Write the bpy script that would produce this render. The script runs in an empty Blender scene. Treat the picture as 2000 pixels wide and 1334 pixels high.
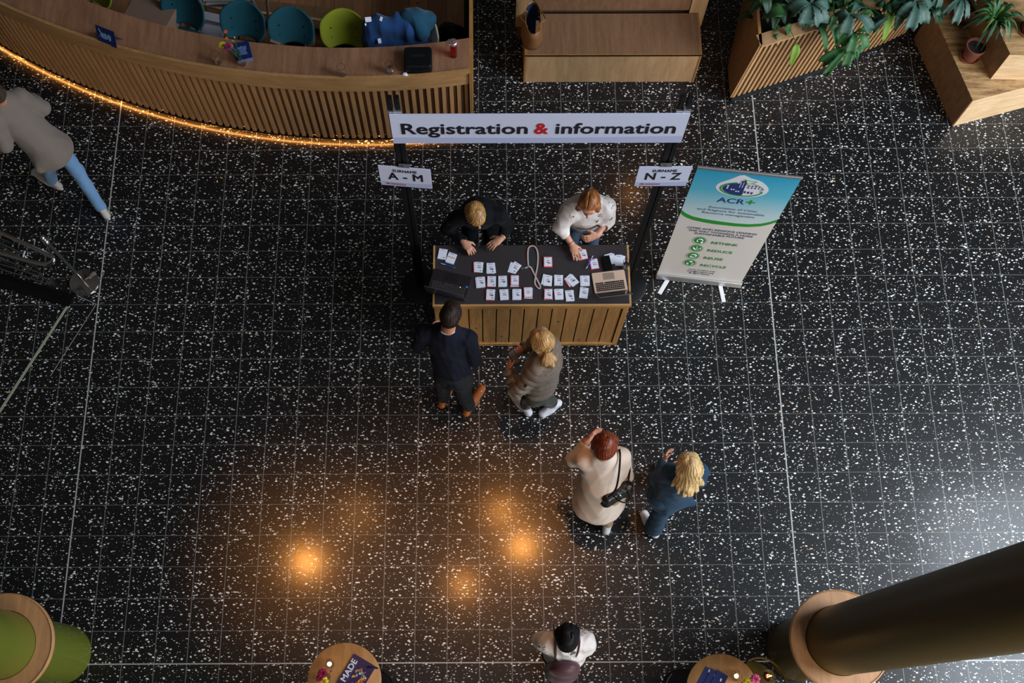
import bpy, bmesh, math, random
import numpy as np
import openvdb
from mathutils import Vector, Matrix, Euler
PI = math.pi
random.seed(7); rng = np.random.default_rng(7)
SC = bpy.context.scene
COL = SC.collection

# ------------------------------------------------------------------ camera
CAM_ROT = (0.2765, -0.0012, -0.0043)
CAM_LOC = (-2.9376, -0.5224, 9.0283)
FPX, SHX, SHY = 1869.6, -47.2928, 211.5664
cam = bpy.data.cameras.new('camera'); cam_o = bpy.data.objects.new('camera', cam); COL.objects.link(cam_o)
cam_o.location = CAM_LOC; cam_o.rotation_euler = CAM_ROT
cam.sensor_width = 36; cam.lens = FPX / 2000 * 36
cam.shift_x = -SHX / 2000; cam.shift_y = SHY / 2000
cam.clip_end = 200
SC.camera = cam_o
_R = np.array(Euler(CAM_ROT, 'XYZ').to_matrix()); _C = np.array(CAM_LOC)

def at(u, v, z=0.0):
    """point of the place at height z that the photograph shows at (u, v)"""
    d = _R @ np.array([(u - 1000 - SHX) / FPX, -(v - 667 - SHY) / FPX, -1.0])
    return _C + (z - _C[2]) / d[2] * d

# ------------------------------------------------------------------ view, world, lights
SC.view_settings.view_transform = 'Standard'; SC.view_settings.look = 'None'
SC.view_settings.exposure = 0.45; SC.view_settings.gamma = 1.0
SC.view_settings.use_curve_mapping = False
W = bpy.data.worlds.new('world'); SC.world = W; W.use_nodes = True
bg = W.node_tree.nodes['Background']; bg.inputs[0].default_value = (0.75, 0.8, 1.0, 1); bg.inputs[1].default_value = 0.007

def area(name, loc, target, sx, sy, power, color, spread=PI):
    l = bpy.data.lights.new(name, 'AREA'); l.shape = 'RECTANGLE'; l.size = sx; l.size_y = sy
    l.energy = power; l.color = color; l.spread = spread
    o = bpy.data.objects.new(name, l); COL.objects.link(o); o.location = loc
    o.rotation_euler = (Vector(target) - Vector(loc)).to_track_quat('-Z', 'Y').to_euler()
    return o
def lamp(name, loc, power, color, r=0.12):
    l = bpy.data.lights.new(name, 'POINT'); l.energy = power; l.color = color; l.shadow_soft_size = r
    o = bpy.data.objects.new(name, l); COL.objects.link(o); o.location = loc
    return o
# tall glazing on the right hand side of the hall and at its rear, plus an added soft fill overhead
area('window_daylight', (8.5, 0.3, 7.9), (-1.0, 1.0, 0.0), 7.0, 7.4, 1850, (0.80, 0.90, 1.0))
area('window_daylight_rear', (5.0, -10.0, 5.5), (0.3, 4.0, 0.3), 7.0, 5.0, 950, (1.0, 0.92, 0.82))
area('hall_fill', (-3.2, 1.5, 11.5), (-3.2, 3.0, 0.0), 7.0, 5.0, 22, (0.92, 0.92, 1.0))
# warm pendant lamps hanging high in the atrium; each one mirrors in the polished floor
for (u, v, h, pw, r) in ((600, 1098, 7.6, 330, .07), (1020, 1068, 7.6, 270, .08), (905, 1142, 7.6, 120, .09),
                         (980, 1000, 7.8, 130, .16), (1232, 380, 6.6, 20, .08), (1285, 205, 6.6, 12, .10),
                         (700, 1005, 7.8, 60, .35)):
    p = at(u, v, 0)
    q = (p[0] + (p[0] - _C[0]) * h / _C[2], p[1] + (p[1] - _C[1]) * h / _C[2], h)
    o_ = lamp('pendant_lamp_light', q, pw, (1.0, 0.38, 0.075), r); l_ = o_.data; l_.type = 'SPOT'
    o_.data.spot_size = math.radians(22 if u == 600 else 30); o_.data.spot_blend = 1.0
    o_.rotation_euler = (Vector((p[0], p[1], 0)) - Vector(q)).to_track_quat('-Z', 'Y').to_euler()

# ------------------------------------------------------------------ materials
def newmat(name):
    m = bpy.data.materials.new(name); m.use_nodes = True
    return m, m.node_tree, m.node_tree.nodes['Principled BSDF']
def simple(name, col, rough=.5, metal=0, **kw):
    m, nt, b = newmat(name)
    b.inputs['Base Color'].default_value = (*col, 1); b.inputs['Roughness'].default_value = rough
    b.inputs['Metallic'].default_value = metal
    for k, v in kw.items(): b.inputs[k.replace('_', ' ')].default_value = v
    # slight procedural mottling so no surface is perfectly flat
    n = nt.nodes.new('ShaderNodeTexNoise'); n.inputs['Scale'].default_value = 40; n.inputs['Detail'].default_value = 3
    tc = nt.nodes.new('ShaderNodeTexCoord'); nt.links.new(tc.outputs['Object'], n.inputs['Vector'])
    r = nt.nodes.new('ShaderNodeMapRange'); r.inputs[3].default_value = max(rough - .06, 0.0); r.inputs[4].default_value = min(rough + .06, 1)
    nt.links.new(n.outputs[0], r.inputs[0]); nt.links.new(r.outputs[0], b.inputs['Roughness'])
    return m
def fabric(name, col, col2=None, scale=220, bump=.25, rough=.85, sheen=.15):
    m, nt, b = newmat(name); col2 = col2 or tuple(c * .72 for c in col); b.inputs['Specular IOR Level'].default_value = .15 if max(col) < .05 else .4
    tc = nt.nodes.new('ShaderNodeTexCoord')
    n = nt.nodes.new('ShaderNodeTexNoise'); n.inputs['Scale'].default_value = scale; n.inputs['Detail'].default_value = 2
    n2 = nt.nodes.new('ShaderNodeTexNoise'); n2.inputs['Scale'].default_value = 9
    nt.links.new(tc.outputs['Object'], n.inputs['Vector']); nt.links.new(tc.outputs['Object'], n2.inputs['Vector'])
    mx = nt.nodes.new('ShaderNodeMix'); mx.data_type = 'RGBA'; mx.inputs[6].default_value = (*col, 1); mx.inputs[7].default_value = (*col2, 1)
    a = nt.nodes.new('ShaderNodeMath'); a.operation = 'MULTIPLY'; nt.links.new(n.outputs[0], a.inputs[0]); nt.links.new(n2.outputs[0], a.inputs[1])
    nt.links.new(a.outputs[0], mx.inputs[0]); nt.links.new(mx.outputs[2], b.inputs['Base Color'])
    b.inputs['Roughness'].default_value = rough; b.inputs['Sheen Weight'].default_value = sheen
    bp = nt.nodes.new('ShaderNodeBump'); bp.inputs['Strength'].default_value = bump; bp.inputs['Distance'].default_value = .002
    nt.links.new(n.outputs[0], bp.inputs['Height']); nt.links.new(bp.outputs[0], b.inputs['Normal'])
    return m
def wood(name, c1, c2, grain=(1, 12, 12), scale=2.2, rough=.45, plank=None, rot=0, knots=False, strength=1.0):
    """c1/c2 light and dark oak; grain = coordinate stretch; plank=(width, axis) adds boards"""
    m, nt, b = newmat(name)
    tc = nt.nodes.new('ShaderNodeTexCoord'); mp = nt.nodes.new('ShaderNodeMapping')
    mp.inputs['Scale'].default_value = grain; mp.inputs['Rotation'].default_value = (0, 0, rot)
    nt.links.new(tc.outputs['Object'], mp.inputs['Vector'])
    vec = mp.outputs[0]
    n = nt.nodes.new('ShaderNodeTexNoise'); n.inputs['Scale'].default_value = scale; n.inputs['Detail'].default_value = 6
    n.inputs['Roughness'].default_value = .62; n.inputs['Distortion'].default_value = .35
    nt.links.new(vec, n.inputs['Vector'])
    n2 = nt.nodes.new('ShaderNodeTexNoise'); n2.inputs['Scale'].default_value = scale * 9; n2.inputs['Detail'].default_value = 3
    nt.links.new(vec, n2.inputs['Vector'])
    ad = nt.nodes.new('ShaderNodeMath'); ad.operation = 'MULTIPLY_ADD'; ad.inputs[1].default_value = .45
    nt.links.new(n2.outputs[0], ad.inputs[0]); nt.links.new(n.outputs[0], ad.inputs[2])
    rp = nt.nodes.new('ShaderNodeMapRange'); rp.inputs[1].default_value = .52; rp.inputs[2].default_value = .95
    nt.links.new(ad.outputs[0], rp.inputs[0])
    mx = nt.nodes.new('ShaderNodeMix'); mx.data_type = 'RGBA'; mx.inputs[6].default_value = (*c1, 1); mx.inputs[7].default_value = (*c2, 1)
    nt.links.new(rp.outputs[0], mx.inputs[0]); out = mx.outputs[2]
    if plank:
        wdt, ax = plank
        sp = nt.nodes.new('ShaderNodeSeparateXYZ'); nt.links.new(tc.outputs['Object'], sp.inputs[0])
        dv = nt.nodes.new('ShaderNodeMath'); dv.operation = 'DIVIDE'; dv.inputs[1].default_value = wdt; nt.links.new(sp.outputs[ax], dv.inputs[0])
        fl = nt.nodes.new('ShaderNodeMath'); fl.operation = 'FLOOR'; nt.links.new(dv.outputs[0], fl.inputs[0])
        wn = nt.nodes.new('ShaderNodeTexWhiteNoise'); wn.noise_dimensions = '1D'; nt.links.new(fl.outputs[0], wn.inputs['W'])
        mr = nt.nodes.new('ShaderNodeMapRange'); mr.inputs[3].default_value = .72; mr.inputs[4].default_value = 1.12; nt.links.new(wn.outputs[0], mr.inputs[0])
        fr = nt.nodes.new('ShaderNodeMath'); fr.operation = 'FRACT'; nt.links.new(dv.outputs[0], fr.inputs[0])
        ga = nt.nodes.new('ShaderNodeMath'); ga.operation = 'GREATER_THAN'; ga.inputs[1].default_value = .004 / wdt; nt.links.new(fr.outputs[0], ga.inputs[0])
        mu = nt.nodes.new('ShaderNodeMath'); mu.operation = 'MULTIPLY'; nt.links.new(mr.outputs[0], mu.inputs[0]); nt.links.new(ga.outputs[0], mu.inputs[1])
        m2 = nt.nodes.new('ShaderNodeVectorMath'); m2.operation = 'SCALE'; nt.links.new(out, m2.inputs[0]); nt.links.new(mu.outputs[0], m2.inputs[3]); out = m2.outputs[0]
    if knots:
        v = nt.nodes.new('ShaderNodeTexVoronoi'); v.inputs['Scale'].default_value = 5.5; nt.links.new(tc.outputs['Object'], v.inputs['Vector'])
        k = nt.nodes.new('ShaderNodeMapRange'); k.inputs[1].default_value = .05; k.inputs[2].default_value = .11; k.inputs[3].default_value = .25; k.inputs[4].default_value = 1
        nt.links.new(v.outputs['Distance'], k.inputs[0])
        m3 = nt.nodes.new('ShaderNodeVectorMath'); m3.operation = 'SCALE'; nt.links.new(out, m3.inputs[0]); nt.links.new(k.outputs[0], m3.inputs[3]); out = m3.outputs[0]
    nt.links.new(out, b.inputs['Base Color'])
    b.inputs['Roughness'].default_value = rough
    bp = nt.nodes.new('ShaderNodeBump'); bp.inputs['Strength'].default_value = .12; bp.inputs['Distance'].default_value = .002
    nt.links.new(n2.outputs[0], bp.inputs['Height']); nt.links.new(bp.outputs[0], b.inputs['Normal'])
    return m
def glass(name, col=(1, 1, 1), rough=.02):
    m, nt, b = newmat(name)
    b.inputs['Base Color'].default_value = (*col, 1); b.inputs['Transmission Weight'].default_value = 1.0
    b.inputs['Roughness'].default_value = rough; b.inputs['IOR'].default_value = 1.30
    return m
def emis(name, col, s):
    m, nt, b = newmat(name); b.inputs['Emission Color'].default_value = (*col, 1); b.inputs['Emission Strength'].default_value = s
    b.inputs['Base Color'].default_value = (*col, 1)
    return m
def hairmat(name, c1, c2, scale=90):
    m, nt, b = newmat(name)
    tc = nt.nodes.new('ShaderNodeTexCoord'); mp = nt.nodes.new('ShaderNodeMapping'); mp.inputs['Scale'].default_value = (1, .25, .18)
    n = nt.nodes.new('ShaderNodeTexNoise'); n.inputs['Scale'].default_value = scale; n.inputs['Detail'].default_value = 4; n.inputs['Distortion'].default_value = .8
    nt.links.new(tc.outputs['Object'], mp.inputs[0]); nt.links.new(mp.outputs[0], n.inputs['Vector'])
    mr = nt.nodes.new('ShaderNodeMapRange'); mr.inputs[1].default_value = .35; mr.inputs[2].default_value = .65; nt.links.new(n.outputs[0], mr.inputs[0])
    mx = nt.nodes.new('ShaderNodeMix'); mx.data_type = 'RGBA'; mx.inputs[6].default_value = (*c1, 1); mx.inputs[7].default_value = (*c2, 1)
    nt.links.new(mr.outputs[0], mx.inputs[0]); nt.links.new(mx.outputs[2], b.inputs['Base Color'])
    b.inputs['Roughness'].default_value = .55 if max(c1) < .1 else .42; b.inputs['Anisotropic'].default_value = .5; b.inputs['Specular IOR Level'].default_value = .2 if max(c1) < .1 else .45
    bp = nt.nodes.new('ShaderNodeBump'); bp.inputs['Strength'].default_value = .5; bp.inputs['Distance'].default_value = .003
    nt.links.new(n.outputs[0], bp.inputs['Height']); nt.links.new(bp.outputs[0], b.inputs['Normal'])
    return m

# floor: black terrazzo tiles with pale marble chips
TILE = .3
def floor_material():
    m, nt, b = newmat('black_terrazzo'); L = nt.links.new
    tc = nt.nodes.new('ShaderNodeTexCoord'); P = tc.outputs['Object']
    def math_(op, a, b_=None, c=None):
        n = nt.nodes.new('ShaderNodeMath'); n.operation = op
        for i, v in enumerate((a, b_, c)):
            if v is None: continue
            if isinstance(v, (int, float)): n.inputs[i].default_value = v
            else: L(v, n.inputs[i])
        return n.outputs[0]
    wn = nt.nodes.new('ShaderNodeTexNoise'); wn.inputs['Scale'].default_value = 75; wn.inputs['Detail'].default_value = 1.5; L(P, wn.inputs['Vector'])
    ws = nt.nodes.new('ShaderNodeVectorMath'); ws.operation = 'MULTIPLY_ADD'; L(wn.outputs['Color'], ws.inputs[0]); ws.inputs[1].default_value = (.012, .012, 0); L(P, ws.inputs[2])
    # density drifts from place to place
    dn = nt.nodes.new('ShaderNodeTexNoise'); dn.inputs['Scale'].default_value = 5.5; dn.inputs['Detail'].default_value = 1; L(P, dn.inputs['Vector'])
    dens = nt.nodes.new('ShaderNodeMapRange'); dens.inputs[1].default_value = .3; dens.inputs[2].default_value = .7; dens.inputs[3].default_value = .0; dens.inputs[4].default_value = .07; L(dn.outputs[0], dens.inputs[0])
    masks = []; cols = []
    for ang, sx, sy, sc, off, bias, gain in ((.35, 1, 1.7, 15.5, 0, -.285, .50), (1.45, 1, 1.6, 17, 3.1, -.305, .50), (2.5, 1, 1.9, 16, 7.7, -.30, .50), (.9, 1, 1.2, 38, 11.3, -.31, .50)):
        mp = nt.nodes.new('ShaderNodeMapping'); mp.inputs['Rotation'].default_value = (0, 0, ang); mp.inputs['Scale'].default_value = (sx, sy, 1); mp.inputs['Location'].default_value = (off, off * .7, 0)
        L(ws.outputs[0], mp.inputs[0])
        v = nt.nodes.new('ShaderNodeTexVoronoi'); v.voronoi_dimensions = '2D'; v.inputs['Scale'].default_value = sc; v.inputs['Randomness'].default_value = 1.0
        L(mp.outputs[0], v.inputs['Vector'])
        sp = nt.nodes.new('ShaderNodeSeparateColor'); L(v.outputs['Color'], sp.inputs[0])
        rad = math_('MULTIPLY_ADD', sp.outputs[0], gain, math_('ADD', dens.outputs[0], bias - .03))
        k = math_('SUBTRACT', rad, v.outputs['Distance'])
        mr = nt.nodes.new('ShaderNodeMapRange'); mr.inputs[1].default_value = 0; mr.inputs[2].default_value = .03; L(k, mr.inputs[0])
        masks.append(mr.outputs[0]); cols.append(sp.outputs[1])
    mask = masks[0]
    for x in masks[1:]: mask = math_('MAXIMUM', mask, x)
    # chip colour: mostly white, some cream and grey
    cr = nt.nodes.new('ShaderNodeValToRGB'); e = cr.color_ramp.elements
    e[0].position = 0; e[0].color = (.34, .34, .34, 1); e[1].position = 1; e[1].color = (.50, .34, .16, 1)
    for p_, c_ in ((.3, (.62, .61, .6, 1)), (.62, (.85, .84, .83, 1)), (.93, (.80, .77, .73, 1))):
        k = e.new(p_); k.color = c_
    L(cols[0], cr.inputs[0])
    # joints
    sx = nt.nodes.new('ShaderNodeSeparateXYZ'); L(P, sx.inputs[0])
    def joint(c, w):
        t = math_('DIVIDE', c, TILE); r = math_('ROUND', t); return math_('LESS_THAN', math_('ABSOLUTE', math_('SUBTRACT', t, r)), w / TILE / 2)
    jx = joint(sx.outputs[0], .007); jy = joint(sx.outputs[1], .0045)
    def wide(c, v0, w): return math_('LESS_THAN', math_('ABSOLUTE', math_('SUBTRACT', c, v0)), w / 2)
    j = math_('MAXIMUM', jx, jy)
    wj = wide(sx.outputs[0], 0, .013)
    for a in (wide(sx.outputs[0], -6.9, .013), wide(sx.outputs[1], 0, .011)): wj = math_('MAXIMUM', wj, a)
    # tile base with gentle mottling
    bn = nt.nodes.new('ShaderNodeTexNoise'); bn.inputs['Scale'].default_value = 30; bn.inputs['Detail'].default_value = 5; L(P, bn.inputs['Vector'])
    base = nt.nodes.new('ShaderNodeMix'); base.data_type = 'RGBA'; base.inputs[6].default_value = (.0045, .0045, .005, 1); base.inputs[7].default_value = (.012, .0115, .012, 1); L(bn.outputs[0], base.inputs[0])
    m1 = nt.nodes.new('ShaderNodeMix'); m1.data_type = 'RGBA'; L(mask, m1.inputs[0]); L(base.outputs[2], m1.inputs[6]); L(cr.outputs[0], m1.inputs[7])
    m2 = nt.nodes.new('ShaderNodeMix'); m2.data_type = 'RGBA'; L(j, m2.inputs[0]); L(m1.outputs[2], m2.inputs[6]); m2.inputs[7].default_value = (.15, .148, .142, 1)
    m3 = nt.nodes.new('ShaderNodeMix'); m3.data_type = 'RGBA'; L(wj, m3.inputs[0]); L(m2.outputs[2], m3.inputs[6]); m3.inputs[7].default_value = (.38, .38, .37, 1)
    L(m3.outputs[2], b.inputs['Base Color'])
    b.inputs['Roughness'].default_value = .36; b.inputs['Specular IOR Level'].default_value = .26
    b.inputs['Coat Weight'].default_value = .36; b.inputs['Coat Roughness'].default_value = .145; b.inputs['Coat IOR'].default_value = 1.45
    bp = nt.nodes.new('ShaderNodeBump'); bp.inputs['Strength'].default_value = .15; bp.inputs['Distance'].default_value = .001
    L(bn.outputs[0], bp.inputs['Height']); L(bp.outputs[0], b.inputs['Normal']); L(bp.outputs[0], b.inputs['Coat Normal'])
    return m

M = {}
M['floor'] = floor_material()
OAK1, OAK2 = (.40, .235, .125), (.24, .125, .06)
M['oak_top'] = wood('oak_counter', (.31, .155, .085), (.18, .082, .042), grain=(10, 1.1, 10), scale=1.7)  # counter oak darker than fascia and slats: fall of light put into the colours
M['oak_fascia'] = wood('oak_fascia', (.44, .245, .098), (.29, .145, .054), grain=(1.2, 1.2, 9), scale=2.4)
M['oak_slat'] = wood('oak_slat', (.47, .245, .105), (.32, .155, .06), grain=(12, 12, 1.0), scale=2.2)
M['oak_back'] = wood('oak_backing', (.19, .098, .045), (.12, .06, .026), grain=(10, 10, 1), scale=2)
M['bench_top'] = wood('oak_bench_top', (.235, .125, .066), (.145, .07, .036), grain=(12, 1.0, 4), scale=1.6)  # seat oak darkened, bench front lightened: low side light painted into both
M['bench_front'] = wood('oak_bench_front', (.47, .29, .145), (.32, .18, .085), grain=(9, 4, 1.4), scale=1.7)
M['edge_oak'] = wood('oak_edge', (.34, .17, .05), (.24, .11, .03), grain=(2, 2, 2), scale=3)
M['planks'] = wood('oak_floorboards', (.38, .185, .082), (.24, .11, .046), grain=(9, .9, 1), scale=2, plank=(.21, 0), knots=True)
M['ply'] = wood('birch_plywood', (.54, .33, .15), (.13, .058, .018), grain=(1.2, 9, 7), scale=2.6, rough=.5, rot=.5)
M['ply_lit'] = wood('birch_plywood_lit', (.84, .60, .36), (.60, .38, .19), grain=(1.2, 2, 8), scale=2.4, rough=.5, rot=.3)  # same plywood, lightened where the light strikes the front
M['ply_shaded'] = wood('birch_plywood_shaded', (.38, .21, .10), (.22, .11, .045), grain=(3, 6, 2.2), scale=3.2, rough=.55)  # same plywood, shade of the side faces put into the colour
M['planter_slat'] = wood('oak_planter_slat', (.52, .32, .15), (.34, .18, .075), grain=(12, 12, 1.0), scale=2)
M['pine'] = wood('rough_pine', (.47, .235, .070), (.29, .13, .034), grain=(9, 9, 1.0), scale=2.4, knots=True, rough=.6)
M['pine_edge'] = wood('pine_edge', (.50, .27, .09), (.36, .18, .055), grain=(1, 6, 6), scale=3, rough=.6)
M['table_oak'] = wood('table_oak', (.48, .235, .080), (.32, .145, .045), grain=(9, 1.2, 4), scale=1.6, rot=.6)
M['ring_oak'] = wood('ring_oak', (.52, .27, .120), (.36, .17, .07), grain=(11, 1.0, 4), scale=1.6, rot=.25)
M['laminate'] = simple('dark_laminate', (.030, .024, .026), .42)
M['black'] = simple('matt_black', (.004, .004, .005), .5, Specular_IOR_Level=.2)
M['black_metal'] = simple('black_powder_coat', (.006, .006, .007), .42, Specular_IOR_Level=.25)
M['black_gloss'] = simple('black_gloss', (.004, .004, .004), .12)
M['chrome'] = simple('polished_chrome', (.75, .74, .73), .06, 1.0)
M['steel'] = simple('brushed_steel', (.5, .5, .5), .3, 1.0)
M['alu'] = simple('aluminium', (.62, .62, .63), .33, .9)
M['white_plastic'] = simple('white_plastic', (.75, .76, .78), .4)
M['board'] = simple('white_board', (.52, .55, .72), .55)
M['board_band'] = simple('board_grey_band', (.38, .42, .62), .55)
M['ink'] = simple('black_ink', (.008, .008, .014), .5)
M['red_ink'] = simple('red_ink', (.42, .008, .015), .5)
M['paper'] = simple('white_card', (.66, .67, .76), .6)
M['paper_red'] = simple('red_card', (.62, .03, .04), .6)
M['navy_ink'] = simple('navy_ink', (.012, .03, .16), .5)
M['green_ink'] = simple('green_ink', (.02, .26, .03), .5)
M['grey_ink'] = simple('grey_ink', (.10, .12, .20), .5)
M['olive'] = simple('olive_lacquer', (.105, .125, .012), .36, Coat_Weight=.3)
M['olive_shaded'] = simple('olive_lacquer_shaded', (.085, .055, .006), .40, Specular_IOR_Level=.3)  # the olive paint again, browner and darker to carry the shade
M['skin'] = None
M['glass'] = glass('clear_glass'); M['red_liquid'] = glass('red_bottle', (.75, .02, .03), .05)
M['led'] = emis('led_strip', (1.0, .38, .08), 40)
M['flame'] = emis('tea_light_flame', (1.0, .72, .42), 6)
M['wax'] = simple('wax', (.85, .78, .7), .4)
M['teal'] = fabric('teal_felt', (.002, .060, .085), scale=260, sheen=0)
M['lime'] = fabric('lime_felt', (.20, .22, .006), scale=260, sheen=0)
M['cream_shell'] = simple('cream_shell', (.55, .53, .42), .35)
M['cardboard'] = simple('cardboard', (.17, .105, .07), .8)
M['navy_print'] = simple('navy_print', (.006, .016, .085), .35)
M['light_print'] = simple('light_blue_print', (.18, .28, .5), .4)
M['leather'] = fabric('tan_leather', (.19, .085, .03), (.11, .045, .016), scale=60, rough=.5, sheen=0)
M['lining'] = fabric('navy_lining', (.006, .012, .05))
M['terracotta'] = simple('terracotta', (.18, .055, .03), .7)
M['terra_dark'] = simple('dark_terracotta', (.075, .016, .010), .6)
M['saucer'] = simple('terracotta_saucer', (.30, .085, .03), .65)
M['soil'] = fabric('potting_soil', (.012, .009, .007), scale=120, bump=1)
M['maroon'] = fabric('maroon_leatherette', (.075, .024, .032), scale=90, rough=.5)
M['trim'] = simple('joint_metal', (.40, .38, .35), .4, .2)
M['brass'] = simple('pale_brass_strip', (.42, .46, .34), .4, .3)

def leafmat(name, c1, c2, rough=.5):
    m = fabric(name, c1, c2, scale=26, bump=.4, rough=rough, sheen=0)
    m.node_tree.nodes['Principled BSDF'].inputs['Specular IOR Level'].default_value = .35
    return m
M['leaf_blue'] = leafmat('glaucous_leaf', (.058, .118, .095), (.022, .055, .04))
M['leaf_mid'] = leafmat('mid_green_leaf', (.035, .12, .035), (.018, .06, .02))
M['leaf_dark'] = leafmat('dark_green_leaf', (.012, .045, .018), (.006, .022, .01))
M['leaf_lime'] = leafmat('lime_leaf', (.17, .30, .03), (.08, .19, .03))

# ------------------------------------------------------------------ object helpers
def tag(o, label=None, cat=None, group=None, kind=None):
    if label: o['label'] = label
    if cat: o['category'] = cat
    if group: o['group'] = group
    if kind: o['kind'] = kind
    return o
def thing(name, label, cat, loc=(0, 0, 0), rz=0, group=None):
    o = bpy.data.objects.new(name, None); COL.objects.link(o); o.location = loc; o.rotation_euler = (0, 0, rz)
    o.empty_display_size = .1
    return tag(o, label, cat, group)

class MB:
    """collects boxes, prisms, tubes and lathes into one mesh"""
    def __init__(s): s.v = []; s.f = []; s.sm = []; s.mi = []; s.cur = 0
    def add(s, vs, fs, smooth=False):
        k = len(s.v); s.v += [tuple(map(float, p)) for p in vs]; s.f += [tuple(i + k for i in f) for f in fs]
        s.sm += [smooth] * len(fs); s.mi += [s.cur] * len(fs); return s
    def box(s, c, h, rz=0, R=None):
        R_ = R if R is not None else Matrix.Rotation(rz, 3, 'Z')
        vs = [Vector(c) + R_ @ Vector((sx * h[0], sy * h[1], sz * h[2])) for sx in (-1, 1) for sy in (-1, 1) for sz in (-1, 1)]
        return s.add(vs, [(0, 1, 3, 2), (4, 6, 7, 5), (0, 4, 5, 1), (2, 3, 7, 6), (0, 2, 6, 4), (1, 5, 7, 3)])
    def prism(s, poly, z0, z1, top=None):
        n = len(poly); top = top or poly
        vs = [(p[0], p[1], z0) for p in poly] + [(p[0], p[1], z1) for p in top]
        return s.add(vs, [tuple(range(n))[::-1], tuple(range(n, 2 * n))] + [(i, (i + 1) % n, n + (i + 1) % n, n + i) for i in range(n)])
    def hexa(s, b, t):
        return s.add(list(b) + list(t), [(3, 2, 1, 0), (4, 5, 6, 7)] + [(i, (i + 1) % 4, 4 + (i + 1) % 4, 4 + i) for i in range(4)])
    def tube(s, pts, r, n=10, caps=True, closed=False, flat=None):
        pts = [Vector(p) for p in pts]; N = len(pts); rs = r if hasattr(r, '__len__') else [r] * N
        vs = []; up = None
        for i, p in enumerate(pts):
            if closed: t = (pts[(i + 1) % N] - pts[i - 1])
            else: t = pts[min(i + 1, N - 1)] - pts[max(i - 1, 0)]
            t = t.normalized() if t.length > 1e-9 else Vector((0, 0, 1))
            if up is None: up = Vector((0, 0, 1)) if abs(t.z) < .9 else Vector((1, 0, 0))
            a = t.cross(up).normalized(); up = a.cross(t).normalized()
            fa, fb = flat or (1, 1)
            for k in range(n):
                th = 2 * PI * k / n; vs.append(p + (a * math.cos(th) * fa + up * math.sin(th) * fb) * rs[i])
        fs = [(i * n + k, i * n + (k + 1) % n, ((i + 1) % N) * n + (k + 1) % n, ((i + 1) % N) * n + k) for i in range(N if closed else N - 1) for k in range(n)]
        if caps and not closed: fs += [tuple(range(n))[::-1], tuple(range((N - 1) * n, N * n))]
        return s.add(vs, fs, True)
    def lathe(s, prof, c=(0, 0, 0), n=40, sx=1, sy=1):
        vs = [(c[0] + r * math.cos(2 * PI * k / n) * sx, c[1] + r * math.sin(2 * PI * k / n) * sy, c[2] + z) for r, z in prof for k in range(n)]
        fs = [(i * n + k, i * n + (k + 1) % n, (i + 1) * n + (k + 1) % n, (i + 1) * n + k) for i in range(len(prof) - 1) for k in range(n)]
        if prof[0][0] > 0: fs.append(tuple(range(n))[::-1])
        if prof[-1][0] > 0: fs.append(tuple(range((len(prof) - 1) * n, len(prof) * n)))
        return s.add(vs, fs, True)
    def ball(s, c, r, n=16, sc=(1, 1, 1)):
        m = n // 2
        prof = [(r * math.sin(PI * i / m) + 1e-6, -r * math.cos(PI * i / m)) for i in range(m + 1)]
        vs = [(c[0] + q * math.cos(2 * PI * k / n) * sc[0], c[1] + q * math.sin(2 * PI * k / n) * sc[1], c[2] + z * sc[2]) for q, z in prof for k in range(n)]
        fs = [(i * n + k, i * n + (k + 1) % n, (i + 1) * n + (k + 1) % n, (i + 1) * n + k) for i in range(m) for k in range(n)]
        return s.add(vs, fs, True)
    def build(s, name, mat, parent=None, bevel=0, seg=2, auto=True, solidify=0):
        me = bpy.data.meshes.new(name); me.from_pydata(s.v, [], s.f)
        mats = mat if isinstance(mat, (list, tuple)) else [mat]
        for m_ in mats: me.materials.append(m_)
        for p, sm, mi in zip(me.polygons, s.sm, s.mi): p.use_smooth = sm; p.material_index = mi
        bm = bmesh.new(); bm.from_mesh(me); bmesh.ops.recalc_face_normals(bm, faces=bm.faces)
        if auto:
            for e in bm.edges:
                if len(e.link_faces) == 2 and e.calc_face_angle(0) > .7: e.smooth = False
        bm.to_mesh(me); bm.free()
        o = bpy.data.objects.new(name, me); COL.objects.link(o)
        if parent is not None: adopt(o, parent)
        if solidify:
            md = o.modifiers.new('thick', 'SOLIDIFY'); md.thickness = solidify
        if bevel:
            md = o.modifiers.new('bevel', 'BEVEL'); md.width = bevel; md.segments = seg; md.limit_method = 'ANGLE'; md.angle_limit = .6
        return o
WORLD = []          # parts that were modelled in world coordinates
def adopt(o, parent, world=False):
    o.parent = parent
    if world:
        o.matrix_parent_inverse = (Matrix.Translation(parent.location) @ parent.rotation_euler.to_matrix().to_4x4()).inverted()
def wpart(o, parent):
    adopt(o, parent, True); return o

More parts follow.
